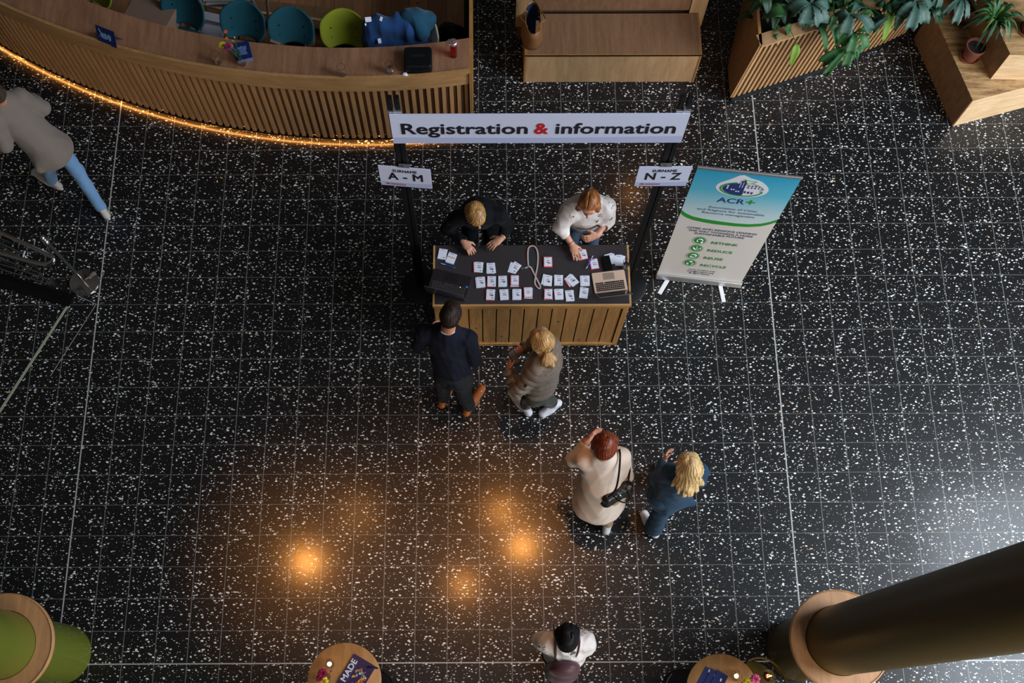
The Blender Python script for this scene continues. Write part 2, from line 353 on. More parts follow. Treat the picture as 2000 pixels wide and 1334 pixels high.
def text(body, size, mat, parent, M4, name='lettering', align='CENTER', bold=0.0, xs=1.0, ext=.0006, shear=0, spacing=1.0, world=False, lines=1.0):
    cu = bpy.data.curves.new('t', 'FONT'); cu.body = body; cu.size = size; cu.align_x = align; cu.align_y = 'CENTER'
    cu.extrude = ext; cu.shear = shear; cu.space_character = spacing; cu.space_line = lines; cu.resolution_u = 3
    to = bpy.data.objects.new('t', cu); COL.objects.link(to)
    dg = bpy.context.evaluated_depsgraph_get(); dg.update()
    me = bpy.data.meshes.new_from_object(to.evaluated_get(dg)); me.name = name
    bpy.data.objects.remove(to); bpy.data.curves.remove(cu)
    if bold:                                   # heavier strokes: the outline laid down again around itself
        bm = bmesh.new()
        for i in range(7):
            dx_, dy_ = (0, 0) if i == 6 else (bold * math.cos(i * PI / 3), bold * math.sin(i * PI / 3) * .8)
            k0 = len(bm.verts); bm.from_mesh(me); bm.verts.ensure_lookup_table()
            for v_ in bm.verts[k0:]: v_.co.x += dx_; v_.co.y += dy_; v_.co.z += i * 2e-5
        bm.to_mesh(me); bm.free()
    me.transform(Matrix.Diagonal((xs, 1, 1, 1)))
    me.transform(M4); me.materials.clear(); me.materials.append(mat)
    o = bpy.data.objects.new(name, me); COL.objects.link(o)
    if parent is not None: adopt(o, parent, world)
    return o
def frame(origin, xdir, ydir):
    x = Vector(xdir).normalized(); y = Vector(ydir); y = (y - x * y.dot(x)).normalized(); z = x.cross(y)
    m = Matrix((x, y, z)).transposed().to_4x4(); m.translation = Vector(origin); return m
def flatpoly(pts, M4, mat, name, parent, th=.0012, world=False):
    mb = MB(); n = len(pts)
    vs = [M4 @ Vector((p[0], p[1], 0)) for p in pts] + [M4 @ Vector((p[0], p[1], th)) for p in pts]
    mb.add(vs, [tuple(range(n))[::-1], tuple(range(n, 2 * n))] + [(i, (i + 1) % n, n + (i + 1) % n, n + i) for i in range(n)])
    o = mb.build(name, mat)
    if parent is not None: adopt(o, parent, world)
    return o
def ellpts(cx, cy, rx, ry, n=28, a0=0, a1=2 * PI, rot=0):
    out = []
    for i in range(n):
        t = a0 + (a1 - a0) * i / (n if abs(a1 - a0 - 2 * PI) < 1e-6 else n - 1)
        x, y = rx * math.cos(t), ry * math.sin(t)
        out.append((cx + x * math.cos(rot) - y * math.sin(rot), cy + x * math.sin(rot) + y * math.cos(rot)))
    return out

# ------------------------------------------------------------------ signed distance modelling
class SDF:
    def __init__(s, vox=.006): s.vox = vox; s.p = []
    def cone(s, a, b, ra, rb=None, k=.02, flat=None, ff=1, puff=None, cut=False):
        rb = ra if rb is None else rb
        s.p.append(('c', np.array(a, float), np.array(b, float), ra, rb, k, None if flat is None else np.array(flat, float) / np.linalg.norm(flat), ff, puff, cut)); return s
    def ell(s, c, r, R=None, k=.02, cut=False):
        s.p.append(('e', np.array(c, float), np.array(r, float), None if R is None else np.array(R, float), k, cut)); return s
    def half(s, c, n):
        s.p.append(('h', np.array(c, float), np.array(n, float) / np.linalg.norm(n))); return s
    def mesh(s, name, mat, parent=None, disp=None, world=True, iso=0.0):
        lo = np.full(3, 1e9); hi = -lo
        for q in s.p:
            if q[0] == 'c':
                if q[9]: continue
                r = max(q[3], q[4]); lo = np.minimum(lo, np.minimum(q[1], q[2]) - r); hi = np.maximum(hi, np.maximum(q[1], q[2]) + r)
            elif q[0] == 'e' and not q[5]:
                r = q[2].max(); lo = np.minimum(lo, q[1] - r); hi = np.maximum(hi, q[1] + r)
        lo -= .03; hi += .03
        v = s.vox; n = np.ceil((hi - lo) / v).astype(int) + 1
        D = np.full(n, .06, np.float32)
        ax = [lo[i] + v * np.arange(n[i]) for i in range(3)]
        for q in s.p:
            if q[0] == 'h':
                d = sum((ax[i] - q[1][i]).reshape([-1 if j == i else 1 for j in range(3)]) * q[2][i] for i in range(3))
                D = np.maximum(D, d.astype(np.float32)); continue
            if q[0] == 'c': a, b, r, k = np.minimum(q[1], q[2]), np.maximum(q[1], q[2]), max(q[3], q[4]), q[5]
            else: a, b, r, k = q[1], q[1], q[2].max(), q[4]
            pad = r + k + .07
            i0 = np.clip(np.floor((a - pad - lo) / v).astype(int), 0, n); i1 = np.clip(np.ceil((b + pad - lo) / v).astype(int) + 1, 0, n)
            if (i1 <= i0).any(): continue
            X, Y, Z = np.meshgrid(*[ax[i][i0[i]:i1[i]].astype(np.float32) for i in range(3)], indexing='ij')
            if q[0] == 'c':
                A, B, ra, rb, fl, ff = q[1], q[2], q[3], q[4], q[6], q[7]
                px, py, pz = X - A[0], Y - A[1], Z - A[2]; ba = B - A
                l2 = float(ba @ ba) + 1e-9
                t = np.clip((px * ba[0] + py * ba[1] + pz * ba[2]) / l2, 0, 1)
                qx, qy, qz = px - t * ba[0], py - t * ba[1], pz - t * ba[2]
                if fl is not None:
                    w = qx * fl[0] + qy * fl[1] + qz * fl[2]; e = (1 / ff - 1) * w
                    qx, qy, qz = qx + e * fl[0], qy + e * fl[1], qz + e * fl[2]
                L = np.sqrt(qx * qx + qy * qy + qz * qz); d = L - (ra + (rb - ra) * t)
                if fl is not None: d = d * (ff + (1 - ff) * .5)
                if q[8]:
                    lam, amp = q[8]; d = d + amp * (1 - np.abs(np.sin(PI * t * math.sqrt(l2) / lam)) ** .5)
                cut = q[9]
            else:
                c, rr, R, cut = q[1], q[2], q[3], q[5]
                px, py, pz = X - c[0], Y - c[1], Z - c[2]
                if R is not None: px, py, pz = (px * R[i][0] + py * R[i][1] + pz * R[i][2] for i in range(3))
                k0 = np.sqrt((px / rr[0]) ** 2 + (py / rr[1]) ** 2 + (pz / rr[2]) ** 2)
                k1 = np.sqrt((px / rr[0] ** 2) ** 2 + (py / rr[1] ** 2) ** 2 + (pz / rr[2] ** 2) ** 2) + 1e-9
                d = k0 * (k0 - 1) / k1
            sl = tuple(slice(i0[i], i1[i]) for i in range(3)); E = D[sl]
            if cut:
                d = -d; h = np.maximum(k - np.abs(E - d), 0) / k; D[sl] = np.maximum(E, d) + h * h * k * .25
            else:
                h = np.maximum(k - np.abs(E - d), 0) / k; D[sl] = np.minimum(E, d) - h * h * k * .25
        if disp is not None:
            m_ = np.abs(D) < .04; I = np.nonzero(m_)
            P = np.stack([ax[i][I[i]] for i in range(3)], 1)
            D[m_] += disp(P).astype(np.float32)
        g = openvdb.FloatGrid(background=.06); g.copyFromArray(np.ascontiguousarray(D))
        pts, quads = g.convertToQuads(isovalue=iso)
        pts = pts * v + lo
        me = bpy.data.meshes.new(name); me.from_pydata(pts.tolist(), [], quads.tolist()); me.materials.append(mat)
        me.polygons.foreach_set('use_smooth', [True] * len(me.polygons))
        # outward orientation
        p = np.asarray(pts); qd = np.asarray(quads)
        a, b, c = p[qd[:, 0]], p[qd[:, 1]], p[qd[:, 2]]
        if (np.cross(b - a, c - a) * (a - p.mean(0))).sum() < 0: me.flip_normals()
        o = bpy.data.objects.new(name, me); COL.objects.link(o)
        if parent is not None: adopt(o, parent, world)
        return o
def folds(amp=.006, wl=.11, seed=0, stretch=(1, 1, .6), sharp=True):
    r = np.random.default_rng(seed); ds = r.normal(size=(5, 3)) * np.array(stretch); ds /= np.linalg.norm(ds, axis=1)[:, None]; ph = r.uniform(0, 6.28, (5, 2))
    def f(P):
        out = 0
        Wp = P + .03 * np.sin(P[:, [1, 2, 0]] * 17 + ph[0, 0])
        for i in range(5):
            w = 2 * PI / (wl * (1 + .45 * i)); s_ = np.sin(Wp @ ds[i] * w + ph[i, 0])
            out = out + (np.abs(s_) - .6 if sharp else s_) * (1 if i else .8)
        return amp * out / 2.2
    return f

def skinmat(name, c):
    m, nt, b = newmat(name)
    tc = nt.nodes.new('ShaderNodeTexCoord'); n = nt.nodes.new('ShaderNodeTexNoise'); n.inputs['Scale'].default_value = 18; nt.links.new(tc.outputs['Object'], n.inputs['Vector'])
    mx = nt.nodes.new('ShaderNodeMix'); mx.data_type = 'RGBA'; mx.inputs[6].default_value = (c[0], c[1], c[2], 1); mx.inputs[7].default_value = (c[0] * .9, c[1] * .7, c[2] * .62, 1)
    nt.links.new(n.outputs[0], mx.inputs[0]); nt.links.new(mx.outputs[2], b.inputs['Base Color'])
    b.inputs['Roughness'].default_value = .5; b.inputs['Subsurface Weight'].default_value = .08; b.inputs['Subsurface Scale'].default_value = .01
    return m
M['skin'] = skinmat('skin', (.50, .275, .19)); M['lips'] = simple('lips', (.36, .10, .08), .45); M['brow'] = simple('eyebrow', (.10, .05, .025), .7)
M['eye'] = simple('eye_white', (.6, .57, .54), .25); M['iris'] = simple('iris', (.03, .025, .02), .2)

def B(mb, name, mat, parent, **kw): return wpart(mb.build(name, mat, **kw), parent)
def P3(u, v, z): return tuple(at(u, v, z))

# ================================================================== SETTING
mb = MB(); mb.add([(-16, -9, 0), (10, -9, 0), (10, 16, 0), (-16, 16, 0)], [(0, 1, 2, 3)])
tag(mb.build('floor', M['floor']), kind='structure')
for nm, c_, h_ in (('ceiling', (-2, 3, 12.6), (12.5, 13, .1)), ('wall_left', (-14.1, 3, 6.3), (.1, 13, 6.3)), ('wall_back', (-2, 16.1, 6.3), (12.5, .1, 6.3))):
    mb = MB(); mb.box(c_, h_); tag(mb.build(nm, simple(nm + '_paint', (.24, .23, .22) if nm == 'ceiling' else (.08, .07, .06), .8)), kind='structure')
# joint lines that run diagonally into the entrance bay, and the pale track let into the floor there
def strip(name, a, b, w, mat, z=.0015):
    a = Vector(at(*a, 0)); b = Vector(at(*b, 0)); d = (b - a).normalized(); n = Vector((-d.y, d.x, 0)) * w / 2
    mb = MB(); mb.hexa([a - n, b - n, b + n, a + n], [p + Vector((0, 0, z)) for p in (a - n, b - n, b + n, a + n)])
    return tag(mb.build(name, mat), kind='structure')
strip('trim_1', (188, 594), (98, 735), .006, M['trim'], .001)
strip('trim_2', (188, 594), (150, 577), .006, M['trim'], .001)
strip('trim_3', (132, 598), (-40, 865), .024, M['brass'], .004)
mb = MB(); mb.prism([(-6.9, 5.2), (-3.155, 5.2), (-3.155, 9.5), (-9.5, 9.5), (-9.5, 7.0)], 0.0, .03)
# raised timber floor behind the bar follows the counter's arc
BC = (-4.2, 13.0)
def arc(r, x, c=BC): 
    s_ = (x - c[0]) / r; return (x, c[1] - r * math.sqrt(max(0, 1 - s_ * s_)))
mb = MB(); xs = np.linspace(-9.6, -3.16, 30)
mb.prism([arc(7.40, x) for x in xs] + [(-3.16, 10.0), (-9.6, 10.0)], 0.0, .03)
tag(mb.build('floor_timber', M['planks']), kind='structure')
mb = MB(); mb.box((-3.135, 8.0, .02), (.025, 2.1, .02)); tag(mb.build('gap_shade', M['black']), kind='structure')  # black strip stands in for the shaded gap inside the end panel

# ================================================================== CURVED BAR
bar = thing('bar_counter', 'long curved oak bar counter with vertical slats and warm light strip below', 'bar counter', (-4.2, 5.6, 0))
def arcpts(r, t0, t1, n, c=BC): return [(c[0] + r * math.sin(t), c[1] - r * math.cos(t)) for t in np.linspace(t0, t1, n)]
T0, T1 = -.66, math.asin((-3.085 + 4.2) / 7.5)
def band(mb, ro, ri, z0, z1, t0=T0, t1=T1, n=70):
    o_ = arcpts(ro, t0, t1, n); i_ = arcpts(ri, t0, t1, n)
    for k in range(n - 1):
        q = [o_[k], o_[k + 1], i_[k + 1], i_[k]]
        mb.add([(*p, z0) for p in q] + [(*p, z1) for p in q], [(3, 2, 1, 0), (4, 5, 6, 7), (0, 1, 5, 4), (2, 3, 7, 6)] + ([(3, 0, 4, 7)] if k == 0 else []) + ([(1, 2, 6, 5)] if k == n - 2 else []))
mb = MB(); n = 70                                # top: outer arc to the flatter inner arc
xo = np.linspace(-9.2, -3.085, n)
o_ = [arc(7.515, x) for x in xo]; i_ = [arc(6.37, x, (-4.27, 12.187)) if x > -9.0 else (x, 9.2) for x in xo]
for k in range(n - 1):
    q = [o_[k], o_[k + 1], i_[k + 1], i_[k]]
    mb.add([(*p, 1.06) for p in q] + [(*p, 1.10) for p in q], [(3, 2, 1, 0), (4, 5, 6, 7), (0, 1, 5, 4), (2, 3, 7, 6)] + ([(1, 2, 6, 5)] if k == n - 2 else []))
B(mb, 'countertop', M['oak_top'], bar)
mb = MB(); band(mb, 7.545, 7.515, .915, 1.112); B(mb, 'fascia', M['oak_fascia'], bar)
mb = MB(); band(mb, 7.47, 7.44, .07, 1.06); B(mb, 'backing_panel', M['oak_back'], bar)
mb = MB(); N = int((T1 - T0) * 7.5 / .0765)
for k in range(N):
    t = T1 - .004 - k * .0765 / 7.5; c_, s_ = math.cos(t), math.sin(t)
    mb.box((BC[0] + 7.485 * s_, BC[1] - 7.485 * c_, .4925), (.0195, .0225, .4225), rz=t)
B(mb, 'slatted_front', M['oak_slat'], bar)
mb = MB(); band(mb, 7.38, 7.34, .0, .92); B(mb, 'inner_panel', M['oak_back'], bar)
mb = MB(); band(mb, 7.514, 7.511, .056, .071, n=60); band(mb, 7.489, 7.486, .056, .071, n=60); band(mb, 7.514, 7.486, .0645, .071, n=60); lh_ = B(mb, 'strip_shield', M['black_metal'], bar)  # added dark housing, keeps the glowing strip out of direct view
mb = MB(); band(mb, 7.509, 7.491, .0615, .0640, n=60); wpart(mb.build('light_strip', M['led']), lh_)
mb = MB(); mb.box((-3.07, 6.35, .54), (.014, .83, .54)); B(mb, 'end_panel', M['edge_oak'], bar)
TOP = 1.10
# chairs behind the bar ------------------------------------------------
def make_chair(name, label, mat, grp=None):
    """shell chair, facing +Y; origin on the floor under the seat"""
    t = thing(name, label, 'chair', group=grp)
    mb = MB(); nu, nv = 14, 10; vs = []
    for j in range(nv + 1):
        for i in range(nu + 1):
            a = i / nu * 2 - 1; b_ = j / nv * 2 - 1
            sx_ = math.copysign(abs(a) ** 1.0, a); r = math.sqrt(max(0, 1 - abs(b_) ** 3.6 * .50))
            x = sx_ * .245 * r * (1 if b_ > -.2 else 1 - .12 * (-.2 - b_)); z = .71 + b_ * .155 * math.sqrt(max(0.0, 1 - .40 * a ** 4 * abs(b_)))
            y = -.19 + .085 * a * a - .095 * (b_ + 1)
            vs.append((x, y, z))
    fs = [(j * (nu + 1) + i, j * (nu + 1) + i + 1, (j + 1) * (nu + 1) + i + 1, (j + 1) * (nu + 1) + i) for j in range(nv) for i in range(nu)]
    mb.add(vs, fs, True); o = mb.build('backrest', mat, t, auto=False)
    md = o.modifiers.new('s', 'SOLIDIFY'); md.thickness = .022; md.offset = 0; ms = o.modifiers.new('ss', 'SUBSURF'); ms.levels = 1; ms.render_levels = 1
    for x in (-.13, .13):
        for z in (.64, .72): sc = MB(); sc.ball((x, -.19 + .085 * (x / .235) ** 2 - .095 * ((z - .71) / .155 + 1) + .012, z), .008, 8); sc.build('screw', M['black_gloss'], t)
    mb = MB(); vs = []
    for j in range(11):
        for i in range(11):
            a = i / 5 - 1; b_ = j / 5 - 1
            x = a * .23 * math.sqrt(1 - .35 * b_ * b_ * abs(a)); y = .02 + b_ * .21 * math.sqrt(1 - .35 * a * a); z = .46 + .02 * a * a + .02 * max(0, -b_) ** 2
            vs.append((x, y, z))
    mb.add(vs, [(j * 11 + i, j * 11 + i + 1, (j + 1) * 11 + i + 1, (j + 1) * 11 + i) for j in range(10) for i in range(10)], True)
    o = mb.build('seat', mat, t, auto=False); md = o.modifiers.new('s', 'SOLIDIFY'); md.thickness = .03; md.offset = 0
    for sx_ in (-1, 1):
        for sy_ in (-1, 1):
            mb = MB(); mb.tube([(sx_ * .14, .02 + sy_ * .12, .445), (sx_ * .21, .02 + sy_ * .20, 0)], [.013, .010], 8); mb.build('leg', M['black_metal'], t)
    for x in (-.10, .10): mb = MB(); mb.tube([(x, -.15, .44), (x, -.24, .52), (x, -.315, .70)], .009, 8); mb.build('back_support', M['black_metal'], t)
    return t
def dup(root, loc, rz, label):
    r = root.copy(); COL.objects.link(r); r.location = loc; r.rotation_euler = (0, 0, rz + PI); r['label'] = label
    for ch in list(root.children):
        c = ch.copy(); COL.objects.link(c); c.parent = r
        for g in ch.children:
            d = g.copy(); COL.objects.link(d); d.parent = c
    return r
def chair_spot(u, v, rz, zc=.71):
    rz += PI; p = at(u, v - 7, zc); return (p[0] - .26 * math.sin(rz), p[1] + .26 * math.cos(rz), .03)
G = 'shell chairs lined up behind the bar'
teal = make_chair('shell_chair', 'leftmost teal shell chair behind the curved bar', M['teal'], G)
teal.location = chair_spot(362, 26, -.30); teal.rotation_euler = (0, 0, PI - .30)
dup(teal, chair_spot(478, 50, -.16), -.16, 'middle teal shell chair behind the bar, beside the flower vase')
dup(teal, chair_spot(571, 62, -.08), -.08, 'teal shell chair with a cardboard box behind it, left of the lime chair')
lime = make_chair('shell_chair', 'lime green shell chair behind the bar, partly covered by a blue jacket', M['lime'], G)
lime.location = chair_spot(672, 66, -.02); lime.rotation_euler = (0, 0, PI - .02)
dup(lime, chair_spot(185, -16, -.40), -.40, 'lime green shell chair at the far left behind the bar')
cream = make_chair('shell_chair', 'cream shell chair under a teal jacket at the right end behind the bar', M['cream_shell'], G)
cream.location = chair_spot(826, 76, -.75); cream.rotation_euler = (0, 0, PI - .75)

def garment(name, label, cat, mat, prims, amp=.012, seed=1, vox=.008):
    s = SDF(vox)
    for a, b, ra, rb in prims: s.cone(a, b, ra, rb, k=.07)
    o = s.mesh(name, mat, disp=folds(amp, .24, seed, (1, .35, 1))); return tag(o, label, cat)
royal = fabric('royal_blue_fleece', (.004, .045, .16), (.002, .025, .10), scale=90)
tealj = fabric('teal_fleece', (.004, .065, .12), (.002, .035, .08), scale=90)
g1 = garment('blue_jacket', 'royal blue jacket with white badges draped over the chairs behind the bar', 'jacket', royal,
        [(P3(722, 52, .86), P3(735, 92, .66), .085, .085), (P3(740, 48, .88), P3(800, 60, .84), .09, .09), (P3(745, 80, .72), P3(815, 82, .70), .09, .10), (P3(775, 38, .90), P3(830, 84, .72), .06, .055), (P3(720, 75, .74), P3(748, 100, .5), .07, .07)], .015, 3)
g2 = garment('teal_jacket', 'teal jacket heaped over the cream chair at the end of the bar', 'jacket', tealj,
        [(P3(798, 32, .92), P3(838, 40, .90), .085, .075), (P3(815, 35, .92), P3(826, 66, .86), .08, .07), (P3(838, 36, .86), P3(848, 40, .72), .05, .04), (P3(790, 42, .85), P3(800, 60, .8), .08, .07)], .012, 5)
for (u, v, z, su, sv, rz) in ((719, 38, .965, .032, .024, .2), (744, 37, .985, .014, .022, -.3), (741, 80, .815, .018, .024, .3), (716, 47, .93, .022, .012, .6)):
    mb = MB(); mb.box(P3(u, v, z), (su, sv, .004), R=Euler((.5, .1, rz)).to_matrix()); wpart(mb.build('badge', M['paper'], bevel=.004), g1)
s = SDF(.008)
s.cone(P3(875, 66, .30), P3(895, 70, .22), .12, .10, k=.06); s.cone(P3(872, 58, .4), P3(884, 62, .38), .05, .06, k=.05)
tag(s.mesh('backpack', M['black'], disp=folds(.01, .08, 9)), 'black bag on the floor by the end of the bar', 'bag')
# boxes, papers and low shelf behind the bar
def open_box(name, label, u, v, z, hx, hy, hz, rz, mat=None, cat='box'):
    p = at(u, v, z); t = thing(name, label, cat, (p[0], p[1], z - 2 * hz), rz); m_ = mat or M['cardboard']
    mb = MB(); w = .004
    for sx_ in (-1, 1): mb.box((sx_ * hx, 0, hz), (w, hy, hz)); mb.box((0, sx_ * hy, hz), (hx, w, hz))
    mb.box((0, 0, .004), (hx, hy, .004)); mb.build('body', m_, t)
    for sx_ in (-1, 1):
        mb = MB(); mb.box((sx_ * (hx + .05), 0, 2 * hz + .02), (.055, hy, .003), R=Euler((0, -sx_ * .5, 0)).to_matrix()); mb.build('flap', m_, t)
        mb = MB(); mb.box((0, sx_ * (hy + .04), 2 * hz + .03), (hx, .055, .003), R=Euler((sx_ * .6, 0, 0)).to_matrix()); mb.build('flap', m_, t)
    return t
open_box('cardboard_box', 'open brown cardboard box propped in front of a teal chair behind the bar', 574, 78, .62, .13, .08, .16, -.1)
open_box('cardboard_box', 'low cardboard box below the lime chair behind the bar', 692, 86, .36, .16, .06, .12, -.03)
shelf = thing('low_shelf', 'low plywood shelf running behind the chairs of the bar', 'shelf', (-4.9, 6.55, .03))
pts = [P3(u, v, .32) for u, v in ((395, 10), (440, 22), (500, 27), (560, 33), (600, 38), (640, 44), (662, 50))]
def ribbon(mb, pts, w, h):
    for a, b_ in zip(pts, pts[1:]):
        a, b_ = Vector(a), Vector(b_); d = (b_ - a).normalized(); n = Vector((-d.y, d.x, 0)) * w / 2; u_ = Vector((0, 0, h))
        mb.hexa([a - n, b_ - n, b_ + n, a + n], [q + u_ for q in (a - n, b_ - n, b_ + n, a + n)])
mb = MB(); ribbon(mb, pts, .03, .03); B(mb, 'front_rail', M['bench_front'], shelf)
mb = MB(); ribbon(mb, [(p[0] + .03, p[1] + .16, .15) for p in pts], .28, .02); B(mb, 'board', M['oak_back'], shelf)
mb = MB()
for p in (pts[0], pts[3], pts[-1]): mb.box((p[0], p[1], .17), (.018, .018, .14))
B(mb, 'post', M['oak_back'], shelf)
for i, (u, v, z, hx, hy, rz, lb) in enumerate(((418, 33, .33, .13, .05, -.2, 'white folded papers lying flat between the two left teal chairs'), (415, 52, .26, .10, .12, -.25, 'pile of white papers between the two left teal chairs'), (385, 62, .30, .10, .03, -.35, 'white sheet showing under the leftmost teal chair'), (500, 92, .35, .12, .04, -.2, 'white sheet showing under the middle teal chair'))):
    t = thing('paper_pile', lb, 'papers', P3(u, v, z), rz, 'papers stored under the bar chairs')
    for k in range(3):
        mb = MB(); mb.box((.006 * k, .004 * k, -.02 - k * .03), (hx, hy, .012), rz=.05 * (k - 1)); mb.build('sheets', M['paper'], t)
    mb = MB(); h_ = z - .1 - .03
    mb.box((0, 0, -.092 - h_ / 2), (hx * .95, hy * .95, h_ / 2)); mb.build('crate', M['cardboard'], t)
st = thing('step_ladder', 'silver metal folding ladder behind the bar, cut off by the top edge', 'ladder', P3(470, 0, .03))
for a, b_ in (((398, 2), (492, 1)), ((404, 9), (490, 6))):
    mb = MB(); mb.tube([P3(*a, .75), P3(*b_, .75)], .022, 8); B(mb, 'rung', M['alu'], st)
for a, b_, z0, z1 in (((489, -6), (504, 22), .95, .45), ((520, -16), (523, 24), .95, .45), ((388, -8), (396, 16), .95, .4)):
    mb = MB(); mb.tube([P3(*a, z0), P3(*b_, z1), P3(b_[0] + 6, b_[1] + 30, .03)], .016, 8); B(mb, 'rail', M['alu'], st)
mb = MB(); p = at(292, 22, .72); mb.box((p[0], p[1], .37), (.24, .16, .34), rz=-.38)
tag(mb.build('cardboard_carton', M['cardboard'], bevel=.004), 'tall closed cardboard carton left of the teal chairs behind the bar', 'box')

# ------------------------------------------------------------------ things on the bar
def tumbler(name, label, u, v, z0, r=.034, h=.11, liquid=False, lying=None, square=False, cat='glass'):
    p = at(u, v, z0 + h / 2); t = thing(name, label, cat, (p[0], p[1], z0))
    prof = [(.0001, 0), (r * .78, 0), (r * .82, .004), (r, h), (r - .003, h), (r * .82 - .003, .012), (.0001, .010)]
    mb = MB(); mb.lathe(prof, n=4 if square else 28); o = mb.build('bowl', M['glass'], t)
    if square: o.rotation_euler = (0, 0, .3)
    if liquid:
        mb = MB(); mb.lathe([(.0001, .013), (r * .80 - .0035, .013), (r * .90 - .0035, h * .55), (.0001, h * .55)]); mb.build('water', M['glass'], t)
    if lying: t.rotation_euler = lying; t.location.z = z0 + r
    return t
tumbler('glass_vase', 'empty square glass vase standing left of the flowers on the bar', 422, 114, TOP + .002, r=.05, h=.13, square=True, cat='vase')
tumbler('drinking_glass', 'empty drinking glass alone on the middle of the bar', 667.5, 139, TOP + .002, r=.040, h=.13)
tumbler('drinking_glass', 'half full water glass on the bar left of the black case', 760.5, 133, TOP + .002, r=.036, h=.13, liquid=True)
FLW = {}
for k, c in dict(yellow=(.72, .62, .02), magenta=(.22, .01, .12), orange=(.75, .12, .02), pink=(.75, .12, .28), crimson=(.30, .004, .06), blush=(.7, .45, .4)).items():
    FLW[k] = fabric(k + '_petals', c, tuple(x * .7 for x in c), scale=60, bump=.2)
def blossom(parent, c, r, mat, seed=0, layers=3, n=8):
    mb = MB(); rr = random.Random(seed)
    for L_ in range(layers):
        for k in range(n - L_):
            a = 2 * PI * (k + .5 * L_) / (n - L_) + rr.uniform(-.15, .15); q = r * (1 - .26 * L_); el = .15 + .42 * L_
            d = Vector((math.cos(a) * math.cos(el), math.sin(a) * math.cos(el), math.sin(el))); s_ = Vector((-math.sin(a), math.cos(a), 0)); u_ = d.cross(s_)
            C_ = Vector(c)
            vs = [C_, C_ + d * q * .5 + s_ * q * .36 - u_ * q * .1, C_ + d * q * .95 + s_ * q * .26, C_ + d * q * 1.02, C_ + d * q * .95 - s_ * q * .26, C_ + d * q * .5 - s_ * q * .36 - u_ * q * .1, C_ + d * q * .55 - u_ * q * .16]
            mb.add(vs, [(0, 1, 6), (1, 2, 6), (2, 3, 6), (3, 4, 6), (4, 5, 6), (5, 0, 6)], True)
    o = mb.build('blossom', mat, auto=False, solidify=.0015); wpart(o, parent)
    mb = MB(); mb.ball((c[0], c[1], c[2] + r * .2), r * .22, 8); wpart(mb.build('flower_centre', M['soil']), o) if False else None
    return o
fv = thing('flower_vase', 'small clear vase of yellow and purple flowers standing on the bar', 'vase', P3(472, 118, TOP + .05))
fv.location.z = TOP + .002
mb = MB(); mb.lathe([(.0001, 0), (.034, 0), (.036, .05), (.018, .10), (.020, .12), (.017, .12), (.015, .10), (.033, .05), (.031, .006), (.0001, .006)]); mb.build('bottle', M['glass'], fv)
mb = MB(); b0 = fv.location
for u, v, z in ((434, 88, 1.30), (445, 92, 1.32), (440, 66, 1.36), (441, 75, 1.33), (458, 73, 1.30), (456, 79, 1.3)):
    mb.tube([(b0.x, b0.y, TOP + .02), ((b0.x + at(u, v, z)[0]) / 2, (b0.y + at(u, v, z)[1]) / 2, (TOP + z) / 2 + .05), P3(u, v, z)], .0018, 5)
B(mb, 'stem', M['leaf_mid'], fv)
for i, (u, v, z, r, m_) in enumerate(((434, 88, 1.30, .036, 'yellow'), (445, 92, 1.32, .04, 'magenta'), (451, 90, 1.29, .022, 'orange'), (440, 62, 1.36, .02, 'orange'), (442, 75, 1.33, .018, 'orange'), (458, 73, 1.30, .009, 'blush'), (455, 80, 1.30, .007, 'blush'))):
    blossom(fv, P3(u, v, z), r, FLW[m_], i)
def booklet(name, label, cat, u, v, z, w, h, th, rz, mat, side=None):
    p = at(u, v, z + th); t = thing(name, label, cat, (p[0], p[1], z), rz)
    mb = MB(); mb.box((0, 0, th / 2), (w / 2 - .001, h / 2 - .001, th / 2 - .0005)); mb.build('pages', side or M['paper'], t)
    mb = MB(); mb.box((0, 0, th), (w / 2, h / 2, .0006)); mb.build('cover', mat, t)
    return t
bk = booklet('booklet_pile', 'pile of navy blue booklets beside the flower vase on the bar', 'booklets', 474, 99, TOP + .001, .155, .20, .05, .27, M['navy_print'], M['grey_ink'])
F = frame((0, 0, .0508), (1, 0, 0), (0, 1, 0))
def scribble(parent, w, h, n, mat, z, seed=0, cx=0, cy=0, rows=None, name='print'):
    """illegible small print: short broken bars"""
    mb = MB(); r = random.Random(seed)
    for k in range(n):
        y = cy + h / 2 - h * (k + .5) / n; L_ = w * r.uniform(.6, 1); x = cx - L_ / 2
        while x < cx + L_ / 2:
            q = r.uniform(.05, .16) * w; mb.box((x + q / 2, y, z), (q / 2, h / n * .27, .0003)); x += q + .03 * w
    return mb.build(name, mat, parent)
scribble(bk, .07, .10, 6, M['light_print'], .0512, 2)
mb = MB(); mb.tube([(-.05 + .045 * math.cos(a), .06 + .03 * math.sin(a), .0512) for a in np.linspace(2.6, 6.2, 14)], .0022, 6, flat=(1, .2)); mb.build('swirl', M['light_print'], bk)
